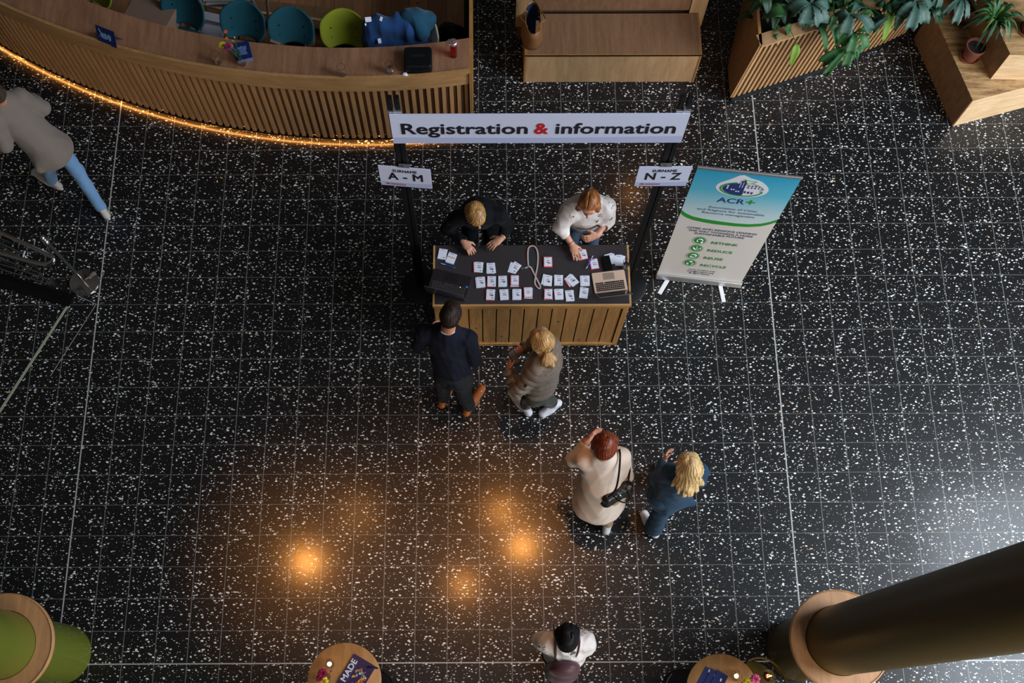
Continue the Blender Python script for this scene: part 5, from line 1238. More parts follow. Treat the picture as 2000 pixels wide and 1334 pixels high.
def flowers(label, u, v, spec):
    t = thing('flower_vase', label, 'vase', (*at(u, v, TZ + .02)[:2], TZ + .002)); b0 = t.location
    mb = MB(); mb.lathe([(.0001, 0), (.030, 0), (.032, .05), (.016, .085), (.018, .10), (.015, .10), (.013, .085), (.029, .05), (.027, .006), (.0001, .006)]); mb.build('bottle', M['glass'], t)
    st_ = MB()
    for i, (uu, vv, z, r, m_) in enumerate(spec): blossom(t, P3(uu, vv, z), r, FLW[m_], i); st_.tube([(b0.x, b0.y, TZ + .02), P3(uu, vv, z)], .0017, 5)
    B(st_, 'stem', M['leaf_mid'], t)
flowers('vase of crimson and yellow flowers on the left cafe table', 638, 1322, [(630, 1315, .93, .040, 'crimson'), (624, 1325, .92, .030, 'crimson'), (631, 1331, .90, .046, 'yellow'), (646, 1311, .90, .008, 'crimson')])
flowers('vase of pink and yellow flowers on the right cafe table', 1466, 1336, [(1475, 1326, .93, .042, 'pink'), (1460, 1332, .92, .036, 'yellow'), (1452, 1338, .9, .03, 'yellow')])
for k, (u, v, lb) in enumerate(((1378, 1329, 'navy leaflet at the left of the row on the right cafe table'), (1389, 1333, 'navy leaflet in the middle of the row on the right cafe table'), (1401, 1336, 'navy leaflet at the right of the row, nearest the candle, on the right cafe table'))):
    l_ = booklet('leaflet', lb, 'leaflet', u, v, TZ + .001 + .0045 * k, .10, .21, .003, -.55, simple('leaflet_navy', (.004, .012, .10), .4)); l_['group'] = 'leaflets on the right cafe table'
    mb = MB(); mb.box((-.01 + .01 * k, .085 - .02 * k, .0042), (.006, .012, .0003), rz=.2); mb.build('print', M['paper'], l_)
lp = thing('globe_lamp', 'clear glass globe lamp with glowing filament between right cafe table and dark column', 'lamp', (*at(1503, 1320, .60)[:2], 0))
mb = MB(); mb.lathe([(.0001, 0), (.07, 0), (.07, .008), (.01, .016), (.006, .03), (.006, .50), (.018, .505), (.018, .545), (.0001, .545)]); mb.build('stand', M['black_metal'], lp)
mb = MB(); mb.ball((0, 0, .60), .052, 24); mb.build('globe', M['glass'], lp)
mb = MB(); mb.tube([(.0, 0, .55), (-.012, .008, .60), (.012, 0, .61), (-.006, -.006, .57)], .0018, 6); mb.build('filament', emis('filament', (1, .42, .08), 12), lp)
mb = MB(); mb.lathe([(.0001, .545), (.012, .545), (.014, .565), (.0001, .57)]); mb.build('socket', simple('dark_red_socket', (.12, .01, .01), .4), lp)
def cafe_chair(label, u, v, rz, mat, z=.46):
    p = at(u, v, z); t = thing('cafe_chair', label, 'chair', (p[0], p[1], 0), rz)
    mb = MB(); mb.lathe([(.0001, z - .03), (.18, z - .03), (.20, z - .012), (.19, z), (.0001, z + .006)], n=40); mb.build('seat', mat, t)
    mb = MB(); mb.tube([(.21 * math.cos(a), .21 * math.sin(a), z + .26 + .03 * math.cos(a * 2)) for a in np.linspace(PI * .05, PI * .95, 16)], .010, 8); mb.build('back_rail', mat, t)
    for k in range(4):
        a = PI / 4 + k * PI / 2; mb = MB(); mb.tube([(.15 * math.cos(a), .15 * math.sin(a), z - .02), (.20 * math.cos(a), .20 * math.sin(a), 0)], .010, 8); mb.build('leg', M['black_metal'], t)
    for s_ in (-1, 1):
        mb = MB(); mb.tube([(s_ * .17, .05, z - .01), (s_ * .20, .06, z + .25)], .009, 8); mb.build('back_post', M['black_metal'], t)
cafe_chair('round black chair at the bottom edge left of the right cafe table', 1335, 1352, 2.2, M['black'])
cafe_chair('black chair at the bottom edge right of the left cafe table', 729, 1355, -1.3, M['black'])
cafe_chair('dark olive chair tucked between right cafe table and dark column', 1470, 1336, -.9, M['olive_shaded'])
# ================================================================== PEOPLE
def U(v): v = np.array(v, float); return v / np.linalg.norm(v)
def A3(u, v, z): return np.array(at(u, v, z))
def hand(S, w, d, n, side, curl=.35, spread=1.0, k=1.0, grip=None):
    """palm plus five bent fingers; d points to the fingertips, n out of the palm, side towards the thumb"""
    d, side = U(d), np.array(side, float); side = U(side - d * (side @ d)); nn = np.cross(d, side); n = nn if nn @ np.array(n, float) > 0 else -nn
    w = np.array(w, float); R = [side, d, n]
    S.cone(w - d * .02, w + d * .03, .027 * k, .030 * k, k=.02, flat=n, ff=.72)
    S.ell(w + d * .055 * k, (.040 * k, .050 * k, .016 * k), R=R, k=.016)
    for off, L_, c in ((.031, .068, 1.0), (.0105, .076, 1.0), (-.0105, .071, 1.05), (-.030, .056, 1.15)):
        p = w + d * .088 * k + side * off * k; th = curl * c; dd = U(d + side * off * 3.2 * spread)
        r = .0092 * k
        for i, (f_, r2) in enumerate(((.44, .0086), (.32, .0080), (.24, .0070))):
            th_ = th * (.55 + .8 * i); q = p + (dd * math.cos(th_) + n * math.sin(th_)) * L_ * f_ * k
            S.cone(p, q, r, r2 * k, k=.004); p, r = q, r2 * k
    p = w + d * .022 * k + side * .030 * k; t1 = U(side * .75 + d * .65 + n * .25); t2 = U(side * .35 + d * .85 + n * (.25 + curl * .5))
    q = p + t1 * .040 * k; S.cone(p, q, .0135 * k, .0110 * k, k=.012); S.cone(q, q + t2 * .034 * k, .0110 * k, .0085 * k, k=.005)

def human(name, label, J, mats, **o):
    """J: joints in metres; body is one continuous skin, clothes and hair are children"""
    base = np.array(J['pelvis']); t = thing(name, label, 'person', (float(base[0]), float(base[1]), 0.0))
    bf = U(np.array([*J['bf'][:2], 0])); br_ = np.array([bf[1], -bf[0], 0])            # forward, the person's right
    c = np.array(J['head'], float); f = U(J['f']); u = U(np.array(J.get('up', (0, 0, 1)), float) - 0); u = U(u - f * (u @ f)); r = np.cross(f, u)
    R = [r, f, u]
    def hp(x, y, z): return c + r * x + f * y + u * z
    S = SDF(.006)
    S.ell(hp(0, -.012, .030), (.075, .094, .085), R=R, k=.03)
    S.ell(hp(0, .022, -.035), (.058, .068, .085), R=R, k=.03)
    S.ell(hp(0, .060, -.098), (.026, .022, .020), R=R, k=.03)
    S.cone(hp(0, .088, .005), hp(0, .112, -.030), .008, .0125, k=.012)
    S.ell(hp(0, .074, .030), (.055, .018, .012), R=R, k=.02)
    for s_ in (-1, 1):
        S.ell(hp(s_ * .030, .098, .004), (.014, .016, .010), R=R, k=.012, cut=True)
        S.ell(hp(s_ * .076, -.005, -.010), (.008, .019, .032), R=R, k=.008)
    nk = np.array(J['neck'], float)
    S.cone(hp(0, -.025, -.06), nk, .053, .062, k=.03)
    ch, wa, pe = (np.array(J[k], float) for k in ('chest', 'waist', 'pelvis'))
    S.cone(nk - np.array([0, 0, .04]), ch, .09, .135, k=.05, flat=bf, ff=.72); S.cone(ch, wa, .135, .115, k=.05, flat=bf, ff=.72); S.cone(wa, pe, .115, .135, k=.05, flat=bf, ff=.75)
    for s_ in 'RL':
        sh, el, wr = (np.array(J[k + s_], float) for k in 'sew')
        S.cone(nk - np.array([0, 0, .05]), sh, .055, .052, k=.04); S.cone(sh, el, .050, .040, k=.03); S.cone(el, wr, .040, .026, k=.02)
        h = J['h' + s_]; hand(S, wr, *h[:3], **(h[3] if len(h) > 3 else {}))
        hip = pe + br_ * (.085 if s_ == 'R' else -.085); kn, an, to = (np.array(J[k + s_], float) for k in 'kat')
        S.cone(hip, kn, .082, .055, k=.04); S.cone(kn, an, .052, .036, k=.02); S.cone(an - np.array([0, 0, .02]), to + np.array([0, 0, .012]), .035, .026, k=.02)
    body = S.mesh('body', mats['skin']); wpart(body, t)
    # face details
    for s_ in (-1, 1):
        mb = MB(); mb.ball(hp(s_ * .030, .079, .004), .0115, 12); e_ = B(mb, 'eye', M['eye'], t); mb = MB(); mb.ball(hp(s_ * .030, .0885, .003), .0048, 8); wpart(mb.build('iris', M['iris']), e_)
    mb = MB(); mb.tube([hp(x, .0835 + .005 * (1 - (x / .02) ** 2), -.058 - .003 * abs(x / .02)) for x in np.linspace(-.022, .022, 7)], [.002, .0045, .0055, .005, .0055, .0045, .002], 8); B(mb, 'lips', M['lips'], t)
    for s_ in (-1, 1): mb = MB(); mb.tube([hp(s_ * x, .092 - .012 * abs(x - .03) / .02, .028 + .004 * math.sin((x - .012) * 90)) for x in np.linspace(.014, .046, 6)], .0032, 6); B(mb, 'eyebrow', mats.get('brow', M['brow']), t)
    # trousers
    if mats.get('legs'):
        S = SDF(.008); w = o.get('legw', 1.0)
        S.cone(wa - np.array([0, 0, .03]), pe, .125, .148, k=.05, flat=bf, ff=.78)
        for s_ in 'RL':
            hip = pe + br_ * (.085 if s_ == 'R' else -.085); kn, an, to = (np.array(J[k + s_], float) for k in 'kat')
            end = an + (kn - an) * o.get('crop', 0.0); S.cone(hip, kn, .100 * w, .074 * w, k=.05); S.cone(kn, end, .074 * w, .062 * w * o.get('flare', 1.0), k=.03)
            d_ = U(end - kn); S.cone(end + d_ * .02, end + d_ * .12, .050 * w * o.get('flare', 1.0), .060 * w, k=.006, cut=True)
        B_ = S.mesh('trousers', mats['legs'], disp=folds(.006, .12, len(label), (1, 1, 1.4))); wpart(B_, t)
    # shoes
    for s_ in 'RL':
        an, to = (np.array(J[k + s_], float) for k in 'at'); d = to - an; d[2] = 0; d = U(d); sd = np.array([d[1], -d[0], 0]); g = J.get('g' + s_, 0.0)
        heel = an - d * .055; heel[2] = g + .035; toe = to.copy(); toe[2] = J.get('tz' + s_, g) + .030; mid = (heel + toe) / 2
        S = SDF(.006); S.cone(heel + np.array([0, 0, .012]), an * [1, 1, 0] + np.array([0, 0, an[2] + .012]), .038, .040, k=.02); S.cone(heel, mid, .036, .046, k=.02); S.cone(mid, toe, .046, .036, k=.02, flat=(0, 0, 1), ff=.8)
        S.cone(an + np.array([0, 0, -.012]), toe + np.array([0, 0, .006]), .043, .035, k=.02)
        S.half((0, 0, heel[2] - .025), (0, 0, -1)) if abs(toe[2] - heel[2]) < .02 else None
        S.cone(an + np.array([0, 0, .045]), an + np.array([0, 0, .12]), .030, .034, k=.01, cut=True)
        sh = S.mesh('shoe', mats['shoe'], disp=folds(.0015, .05, 3)); wpart(sh, t)
        mb = MB(); prof = []
        for q in np.linspace(0, 2 * PI, 30, endpoint=False):
            x = math.cos(q); wd_ = .046 if x > -.2 else .040; L_ = np.linalg.norm((toe - heel)[:2]) / 2 + .036; p_ = mid * [1, 1, 0] + d * L_ * math.copysign(abs(x) ** .85, x) + sd * wd_ * math.sin(q); prof.append(p_)
        zz = [heel[2] - .035 + (toe[2] - .030 - heel[2] + .035) * ((p_ - heel) @ d) / (np.linalg.norm((toe - heel)[:2])) for p_ in prof]; n = len(prof)
        vs = [(p_[0], p_[1], z + .001) for p_, z in zip(prof, zz)] + [(p_[0], p_[1], z + .018) for p_, z in zip(prof, zz)]
        mb.add(vs, [tuple(range(n))[::-1], tuple(range(n, 2 * n))] + [(i, (i + 1) % n, n + (i + 1) % n, n + i) for i in range(n)], True); wpart(mb.build('sole', mats.get('sole', mats['shoe'])), sh)
        if o.get('stripes'):
            mb = MB()
            for k_ in (-.03, 0, .03): p_ = mid + d * k_ + np.array([0, 0, .0]); mb.tube([p_ + sd * .045, p_ + sd * .03 + np.array([0, 0, .035]), p_ + np.array([0, 0, .05]), p_ - sd * .03 + np.array([0, 0, .035]), p_ - sd * .045], .004, 6)
            wpart(mb.build('stripes', M['black']), sh)
    # top
    ops = dict(off=.016, puff=None, hem=.0, hemr=.16, hemff=.74, sleeve=1.0, amp=.007, wl=.12, arm=1.0, shoulder=.066, collar=True); ops.update(o.get('top', {}))
    S = SDF(.0075); of = ops['off']; pf = ops['puff']
    S.cone(nk - np.array([0, 0, .045]), ch, .10 + of, .145 + of, k=.06, flat=bf, ff=.76, puff=pf); S.cone(ch, wa, .145 + of, .135 + of, k=.06, flat=bf, ff=.76, puff=pf)
    hem = pe + np.array([0, 0, ops['hem']]) + np.array(ops.get('hemshift', (0, 0, 0)))
    S.cone(wa, hem, .135 + of, ops['hemr'], k=.06, flat=bf, ff=ops['hemff'], puff=pf)
    for cp in ops.get('corners', ()): S.cone(wa * .35 + hem * .65, cp, .11, .022, k=.10)
    S.half(hem - np.array([0, 0, .02]), (U(np.array(ops.get('hemn', (0, 0, -1))))))if ops.get('cuthem', True) else None
    for s_ in 'RL':
        sh, el, wr = (np.array(J[k + s_], float) for k in 'sew'); fr = ops['sleeve']; w = ops['arm']
        S.cone(nk - np.array([0, 0, .06]), sh, .07, ops['shoulder'], k=.06); S.cone(sh, el, (.060) * w, .050 * w, k=.04, puff=pf)
        end = el + (wr - el) * fr
        if fr > 0: S.cone(el, end, .050 * w, .040 * w, k=.03, puff=pf); d_ = U(end - el); S.cone(end + d_ * .006, end + d_ * .10, .034 * w, .05 * w, k=.006, cut=True)
    tp = S.mesh(o.get('topname', 'sweater'), mats['top'], disp=folds(ops['amp'], ops['wl'], len(name) + int(c[0] * -10)) if ops['amp'] else None); wpart(tp, t)
    return t, hp, R, tp
def hair(t, hp, R, mat, style, seed=1, name='hair', **k):
    S = SDF(.005); r, f, u = R
    S.ell(hp(0, -.018, .038), (.084, .102, .088), R=R, k=.02)
    if style == 'short':
        S.ell(hp(0, -.045, -.01), (.078, .068, .075), R=R, k=.03)
        for s_ in (-1, 1): S.ell(hp(s_ * .068, .015, .02), (.014, .035, .045), R=R, k=.02)
        S.ell(hp(0, .05, .075), (.062, .045, .035), R=R, k=.03)
        S.ell(hp(0, .095, -.03), (.085, .070, .085), R=R, k=.02, cut=True)
        S.ell(hp(0, -.055, -.10), (.075, .06, .035), R=R, k=.01, cut=True)
        for s_ in (-1, 1): S.ell(hp(s_ * .09, -.002, -.025), (.026, .022, .036), R=R, k=.01, cut=True)
    elif style == 'bob':
        S.ell(hp(0, -.035, -.025), (.090, .085, .095), R=R, k=.03)
        for s_ in (-1, 1): S.cone(hp(s_ * .070, .02, .045), hp(s_ * .085, .030, -.075), .030, .026, k=.03)
        S.ell(hp(0, .112, -.030), (.062, .075, .11), R=R, k=.02, cut=True)
        S.ell(hp(0, -.03, -.15), (.05, .06, .05), R=R, k=.02, cut=True)
    elif style in ('long', 'tied'):
        S.ell(hp(0, -.035, -.01), (.088, .085, .085), R=R, k=.03)
        for s_ in (-1, 1): S.cone(hp(s_ * .068, .015, .045), hp(s_ * .078, -.005, -.06), .028, .026, k=.03)
        S.ell(hp(0, .105, -.04), (.060, .075, .095), R=R, k=.02, cut=True)
        for (a, b_, ra, rb) in k.get('locks', []): S.cone(a, b_, ra, rb, k=.02)
    elif style == 'parted':
        S.ell(hp(0, -.035, -.02), (.086, .088, .09), R=R, k=.03)
        for s_ in (-1, 1): S.cone(hp(s_ * .066, .02, .045), hp(s_ * .075, .01, -.06), .028, .024, k=.03)
        S.ell(hp(0, .105, -.045), (.056, .075, .095), R=R, k=.02, cut=True)
    crown = hp(k.get('part', 0.0), -.03, .12); rr = np.random.default_rng(seed)
    Rm_ = np.array(R)
    def dsp(P):
        q = (P - crown) @ Rm_.T; ang = np.arctan2(q[:, 0], q[:, 1]); rad = np.hypot(q[:, 0], q[:, 1])
        g = np.sin(ang * 26 + 3 * np.sin(rad * 30) + 2 * np.sin(q[:, 2] * 25)) * .5 + np.sin(ang * 47 + 5 * np.sin(rad * 18 + 1) + 9 * q[:, 2]) * .35
        part = 0
        if k.get('parting'): part = .010 * np.exp(-((q[:, 0]) / .005) ** 2) * (q[:, 2] > -.06) * (q[:, 1] > -.04)
        return k.get('groove', .0028) * g * np.clip(rad / .03, 0, 1) + part + k.get('wave', .004) * np.sin(q[:, 2] * 45 + ang * 2)
    o = S.mesh(name, mat, disp=dsp); wpart(o, t); return o
def bangle(t, name, c, axis, rad, r, mat, beads=0):
    a = Vector(axis).normalized(); x = a.orthogonal().normalized(); y = a.cross(x); c = Vector(c); mb = MB()
    pts = [c + (x * math.cos(q) + y * math.sin(q)) * rad for q in np.linspace(0, 2 * PI, 24, endpoint=False)]
    if beads:
        for p in pts[::2]: mb.ball(p, r, 8)
    else: mb.tube(pts, r, 8, closed=True, caps=False)
    return B(mb, name, mat, t)

skinA = skinmat('skin_fair', (.52, .27, .18)); skinW = skinmat('skin_warm', (.46, .22, .13))
navyknit = fabric('navy_knit', (.0035, .005, .013), (.002, .003, .008), scale=160, sheen=.02)
blackknit = fabric('black_knit', (.0025, .003, .005), (.0015, .002, .003), scale=160, sheen=.02)
darktrouser = fabric('charcoal_twill', (.012, .014, .017), (.007, .008, .010), scale=200, sheen=.03)
jeans = fabric('light_denim', (.12, .24, .42), (.08, .165, .31), scale=240, bump=.35)
jeans_d = fabric('mid_denim', (.06, .12, .20), (.04, .08, .14), scale=240)
tan_leather = simple('tan_leather_shoe', (.34, .095, .02), .25, Coat_Weight=.4)
white_shoe = simple('white_sneaker', (.60, .60, .64), .5)
# blouse with dark flower sprigs
blouse = fabric('cream_blouse', (.66, .60, .58), (.60, .54, .52), scale=60, bump=.1, rough=.45)
def sprigs(m, scale=11, col=(.03, .025, .035)):
    nt = m.node_tree; b = nt.nodes['Principled BSDF']; L = nt.links.new; src = b.inputs['Base Color'].links[0].from_socket
    tc = nt.nodes.new('ShaderNodeTexCoord')
    def vor(sc, loc, th, thick=.02):
        mp = nt.nodes.new('ShaderNodeMapping'); mp.inputs['Location'].default_value = loc; L(tc.outputs['Object'], mp.inputs[0])
        v = nt.nodes.new('ShaderNodeTexVoronoi'); v.inputs['Scale'].default_value = sc; L(mp.outputs[0], v.inputs['Vector'])
        r = nt.nodes.new('ShaderNodeMapRange'); r.inputs[1].default_value = th; r.inputs[2].default_value = th + thick; r.inputs[3].default_value = 1; r.inputs[4].default_value = 0; L(v.outputs['Distance'], r.inputs[0]); return r.outputs[0]
    a = vor(scale, (0, 0, 0), .15); n = nt.nodes.new('ShaderNodeTexNoise'); n.inputs['Scale'].default_value = 75; n.inputs['Detail'].default_value = 1; L(tc.outputs['Object'], n.inputs['Vector'])
    halo = vor(scale, (0, 0, 0), .34); g = nt.nodes.new('ShaderNodeMath'); g.operation = 'GREATER_THAN'; g.inputs[1].default_value = .60; L(n.outputs[0], g.inputs[0])
    mlt = nt.nodes.new('ShaderNodeMath'); mlt.operation = 'MULTIPLY'; L(halo, mlt.inputs[0]); L(g.outputs[0], mlt.inputs[1])
    mxx = nt.nodes.new('ShaderNodeMath'); mxx.operation = 'MAXIMUM'; L(a, mxx.inputs[0]); L(mlt.outputs[0], mxx.inputs[1])
    mx = nt.nodes.new('ShaderNodeMix'); mx.data_type = 'RGBA'; L(mxx.outputs[0], mx.inputs[0]); L(src, mx.inputs[6]); mx.inputs[7].default_value = (*col, 1); L(mx.outputs[2], b.inputs['Base Color'])
sprigs(blouse, 8.5)

# --- man in black behind the desk
JA = dict(bf=(0.05, -1), head=A3(929, 420, 1.60), f=(.30, -.78, -.42), up=(.1, -.45, .85), neck=A3(935, 414, 1.44), chest=(-2.99, 3.90, 1.28), waist=(-2.98, 4.02, 1.10), pelvis=(-2.98, 4.10, .95),
          sR=A3(890, 427, 1.37), sL=A3(975, 420, 1.37), eR=A3(873, 447, 1.03), eL=A3(992, 440, 1.04), wR=A3(906, 473, 1.065), wL=A3(979, 465, 1.09),
          hR=((.62, -.78, -.02), (-.3, -.3, -1), (.8, .6, 0), dict(curl=.75)), hL=((-.80, -.58, -.12), (-.6, .2, -.8), (-.5, .85, .1), dict(curl=.42)),
          kR=(-3.09, 4.05, .50), kL=(-2.87, 4.05, .50), aR=(-3.10, 4.12, .10), aL=(-2.86, 4.12, .10), tR=(-3.11, 3.93, .03), tL=(-2.85, 3.93, .03))
t, hp, R, tp = human('person', 'person in black sweater with short ginger hair leaning on the desk from behind', JA, dict(skin=skinA, top=blackknit, legs=darktrouser, shoe=M['black']), top=dict(hem=.0, amp=.008, off=.022, arm=1.12))
hair(t, hp, R, hairmat('ginger_blond_hair', (.42, .22, .07), (.17, .075, .02)), 'short', 3, groove=.004)
bangle(t, 'bracelet', (JA['wL'] + U(JA['wL'] - JA['eL']) * .005), JA['wL'] - JA['eL'], .031, .0032, simple('gold', (.7, .35, .08), .2, 1.0))

# --- woman in the flower-sprig blouse
JB = dict(bf=(-.05, -1), head=A3(1151, 398, 1.60), f=(-.12, -.86, -.26), up=(0, -.3, .95), neck=A3(1150, 393, 1.43), chest=(-2.02, 3.95, 1.25), waist=(-2.01, 4.0, 1.08), pelvis=(-2.0, 4.03, .95),
          sR=A3(1112, 411, 1.35), sL=A3(1184, 404, 1.35), eR=A3(1095, 443, 1.16), eL=A3(1186, 430, 1.14), wR=A3(1117, 478, 1.055), wL=A3(1166, 459, 1.10),
          hR=((.34, -.94, -.06), (0, 0, -1), (.94, .3, 0), dict(curl=.10)), hL=((-.90, -.35, -.1), (-.2, -.1, -1), (.1, .5, .8), dict(curl=.7)),
          kR=(-2.10, 3.98, .50), kL=(-1.90, 3.98, .50), aR=(-2.11, 4.03, .10), aL=(-1.89, 4.03, .10), tR=(-2.12, 3.84, .03), tL=(-1.88, 3.84, .03))
t, hp, R, tp = human('person', 'person in cream sprigged blouse with reddish bob touching the badges on the desk', JB, dict(skin=skinA, top=blouse, legs=jeans_d, shoe=white_shoe), topname='blouse', top=dict(sleeve=.40, arm=1.40, off=.030, hemr=.165, amp=.009, shoulder=.074))
hair(t, hp, R, hairmat('red_blond_hair', (.36, .135, .035), (.14, .04, .010)), 'bob', 5, groove=.003, part=.02, parting=True)
mb = MB()
for k in range(5): q = A3(1147 - k * 1.2, 437 + k * 7.5, 1.40 - k * .05); mb.ball(q, .006, 8)
bangle(t, 'bracelet', JB['wR'] + U(JB['eR'] - JB['wR']) * .025, JB['wR'] - JB['eR'], .030, .0045, M['black_gloss'], beads=1)
bangle(t, 'ring', JB['wR'] + U(np.array((.34, -.94, -.06))) * .108 - np.array((.012, 0, 0)), (.34, -.94, -.06), .0098, .0022, M['black_gloss'])

# --- man in navy sweater with his back to us
JC = dict(bf=(.24, .97), head=A3(880, 617, 1.70), f=(.20, .80, -.52), up=(.08, .45, .85), neck=A3(874, 646, 1.50), chest=A3(873, 668, 1.28), waist=A3(880, 705, 1.08), pelvis=A3(886, 735, .95),
          sR=A3(916, 660, 1.41), sL=A3(828, 648, 1.41), eR=A3(929, 703, 1.14), eL=A3(816, 677, 1.14), wR=A3(922, 672, .98), wL=A3(835, 652, 1.02),
          hR=((-.3, .9, -.2), (-.8, 0, -.3), (-.2, .3, 1)), hL=((.5, .85, -.1), (.8, 0, -.3), (0, .2, 1)),
          kR=A3(905, 766, .52), kL=A3(866, 757, .52), aR=A3(916, 793, .11), aL=A3(866, 776, .11), tR=A3(941, 759, .03), tL=A3(884, 740, .03))
t, hp, R, tp = human('person', 'person in navy sweater and tan leather shoes standing before the left of the desk', JC, dict(skin=skinW, top=navyknit, legs=darktrouser, shoe=tan_leather, sole=simple('dark_sole', (.05, .02, .01), .6)), top=dict(hem=-.02, hemr=.17, amp=.008, off=.024, arm=1.14))
hair(t, hp, R, hairmat('dark_brown_hair', (.022, .012, .009), (.006, .004, .003)), 'short', 7)
nk = Vector(JC['neck']); bangle(t, 'shirt_collar', nk + Vector((.005, .012, .035)), (.02, .35, .93), .066, .013, simple('pale_blue_shirt', (.5, .58, .8), .6))

# --- woman in quilted jacket
JD = dict(bf=(-.80, .60), head=A3(1056, 664, 1.58), f=(-.70, .50, -.42), up=(-.35, .25, .9), neck=A3(1062, 690, 1.42), chest=A3(1062, 709, 1.25), waist=A3(1058, 738, 1.05), pelvis=A3(1054, 758, .93),
          sR=A3(1078, 676, 1.33), sL=A3(1046, 722, 1.33), eR=A3(1045, 672, 1.12), eL=A3(1010, 764, 1.08), wR=A3(1022, 680, 1.13), wL=A3(993, 724, 1.13),
          hR=((-.75, -.45, .1), (-.2, .2, -.9), (-.3, .4, .7), dict(curl=.5)), hL=((.12, .98, .08), (.9, -.1, -.3), (.3, .1, .9), dict(curl=.30)),
          kR=A3(1062, 776, .50), kL=A3(1034, 776, .50), aR=A3(1082, 789, .11), aL=A3(1026, 793, .11), tR=A3(1060, 808, .03), tL=A3(999, 766, .03))
quilt = fabric('quilted_taupe', (.115, .088, .066), (.08, .06, .044), scale=120, bump=.2, rough=.42)
t, hp, R, tp = human('person', 'person in taupe quilted jacket and white sneakers with tied blonde hair', JD, dict(skin=skinA, top=quilt, legs=fabric('olive_cotton', (.028, .030, .018), (.016, .018, .011)), shoe=white_shoe), topname='quilted_jacket', legw=1.02, crop=.28, stripes=False,
           top=dict(puff=(.075, .030), off=.046, arm=1.45, hem=-.02, hemr=.185, amp=.003, shoulder=.075))
b = JD['head']; hb_ = hp(.0, -.115, -.03)
hair(t, hp, R, hairmat('dark_blonde_hair', (.42, .255, .10), (.18, .09, .03)), 'tied', 9, wave=.005, locks=[(hp(0, -.07, .0), A3(1068, 682, 1.52), .055, .034), (A3(1070, 686, 1.50), A3(1066, 706, 1.44), .034, .045), (A3(1066, 704, 1.44), A3(1056, 716, 1.40), .040, .018), (A3(1070, 692, 1.48), A3(1078, 714, 1.42), .036, .022), (A3(1072, 694, 1.46), A3(1086, 702, 1.43), .03, .014)])
bangle(t, 'scrunchie', A3(1069, 684, 1.51), A3(1066, 706, 1.44) - A3(1060, 665, 1.58), .036, .011, M['black'])
c_ = JD['eL'] * .45 + JD['sL'] * .55 + np.array((-.02, -.075, .01)); mb = MB(); mb.lathe([(.0001, 0), (.016, 0), (.016, .004), (.0001, .006)], tuple(c_ + np.array((0, 0, .03)))); B(mb, 'arm_badge', M['black'], t)
pdd = np.array(JD['wL']) + np.array((.03, .06, .02))
q = A3(1004, 698, 1.17); ph2 = thing('phone_in_hand', 'small phone held in both hands by the person in the quilted jacket', 'phone', tuple(q), .5)
mb = MB(); mb.box((0, 0, 0), (.036, .070, .004), R=Euler((.35, .3, .2)).to_matrix()); mb.build('body', M['black_gloss'], ph2, bevel=.002); mb = MB(); mb.box(Euler((.35, .3, .2)).to_matrix() @ Vector((0, 0, .0042)), (.032, .062, .0005), R=Euler((.35, .3, .2)).to_matrix()); mb.build('screen', simple('phone_screen', (.12, .13, .14), .2), ph2)
mb = MB(); sh = JD['sL'] + np.array((.02, .0, .085)); mb.tube([tuple(sh + np.array((-.07, .06, -.12))), tuple(sh + np.array((-.02, .02, .0))), tuple(sh + np.array((.05, -.03, -.03))), tuple(sh + np.array((.10, -.07, -.20)))], .014, 8, flat=(1, .4)); B(mb, 'bag_strap', simple('brown_strap', (.06, .035, .03), .5), t)

# --- woman with red hair and cream coat
JE = dict(bf=(.05, 1), head=A3(1182, 868, 1.60), f=(.10, .82, -.46), up=(.05, .42, .88), neck=A3(1179, 893, 1.43), chest=A3(1176, 912, 1.22), waist=A3(1176, 945, 1.03), pelvis=A3(1178, 965, .92),
          sR=A3(1214, 892, 1.35), sL=A3(1142, 897, 1.35), eR=A3(1221, 930, 1.08), eL=A3(1121, 897, 1.20), wR=A3(1222, 900, .96), wL=A3(1146, 862, 1.38),
          hR=((-.2, .95, -.1), (-.9, 0, -.2), (0, .2, .9), dict(curl=.7)), hL=((.65, .72, .20), (.6, -.5, -.3), (-.2, .1, 1), dict(curl=.35)),
          kR=A3(1188, 990, .50), kL=A3(1165, 965, .50), aR=A3(1187, 1022, .12), aL=A3(1165, 972, .12), tR=A3(1188, 992, .03), tL=A3(1163, 945, .03))
coat = fabric('cream_corduroy', (.52, .44, .38), (.45, .37, .32), scale=70, bump=.3, rough=.7)
t, hp, R, tp = human('person', 'person in long cream coat and beige trousers with short auburn hair', JE, dict(skin=skinA, top=coat, legs=fabric('beige_cotton', (.30, .21, .12), (.22, .15, .085)), shoe=white_shoe), topname='coat', legw=.84,
           top=dict(hem=-.28, hemr=.235, hemff=.92, off=.030, arm=1.28, amp=.007, sleeve=.86, wl=.16, shoulder=.07, hemshift=(-.01, 0, 0), corners=(A3(1148, 1000, .66), A3(1206, 984, .70))))
hair(t, hp, R, hairmat('auburn_hair', (.17, .032, .008), (.045, .007, .003)), 'bob', 11, groove=.003)
mb = MB()
for s_ in (-1, 1): mb.tube([hp(s_ * .034 + .022 * math.cos(a), .105, .002 + .018 * math.sin(a)) for a in np.linspace(0, 2 * PI, 16, endpoint=False)], .0018, 6, closed=True, caps=False); mb.tube([hp(s_ * .056, .104, .006), hp(s_ * .078, .02, .008)], .0018, 6)
B(mb, 'glasses', M['black_gloss'], t)
hbg = thing('handbag', 'black leather handbag hanging from the shoulder of the person in the cream coat', 'bag', tuple(A3(1203, 966, 1.0)))
c_ = np.array(hbg.location) + np.array((0, 0, .0)); rz = .55
S = SDF(.006); ca, sa = math.cos(rz), math.sin(rz)
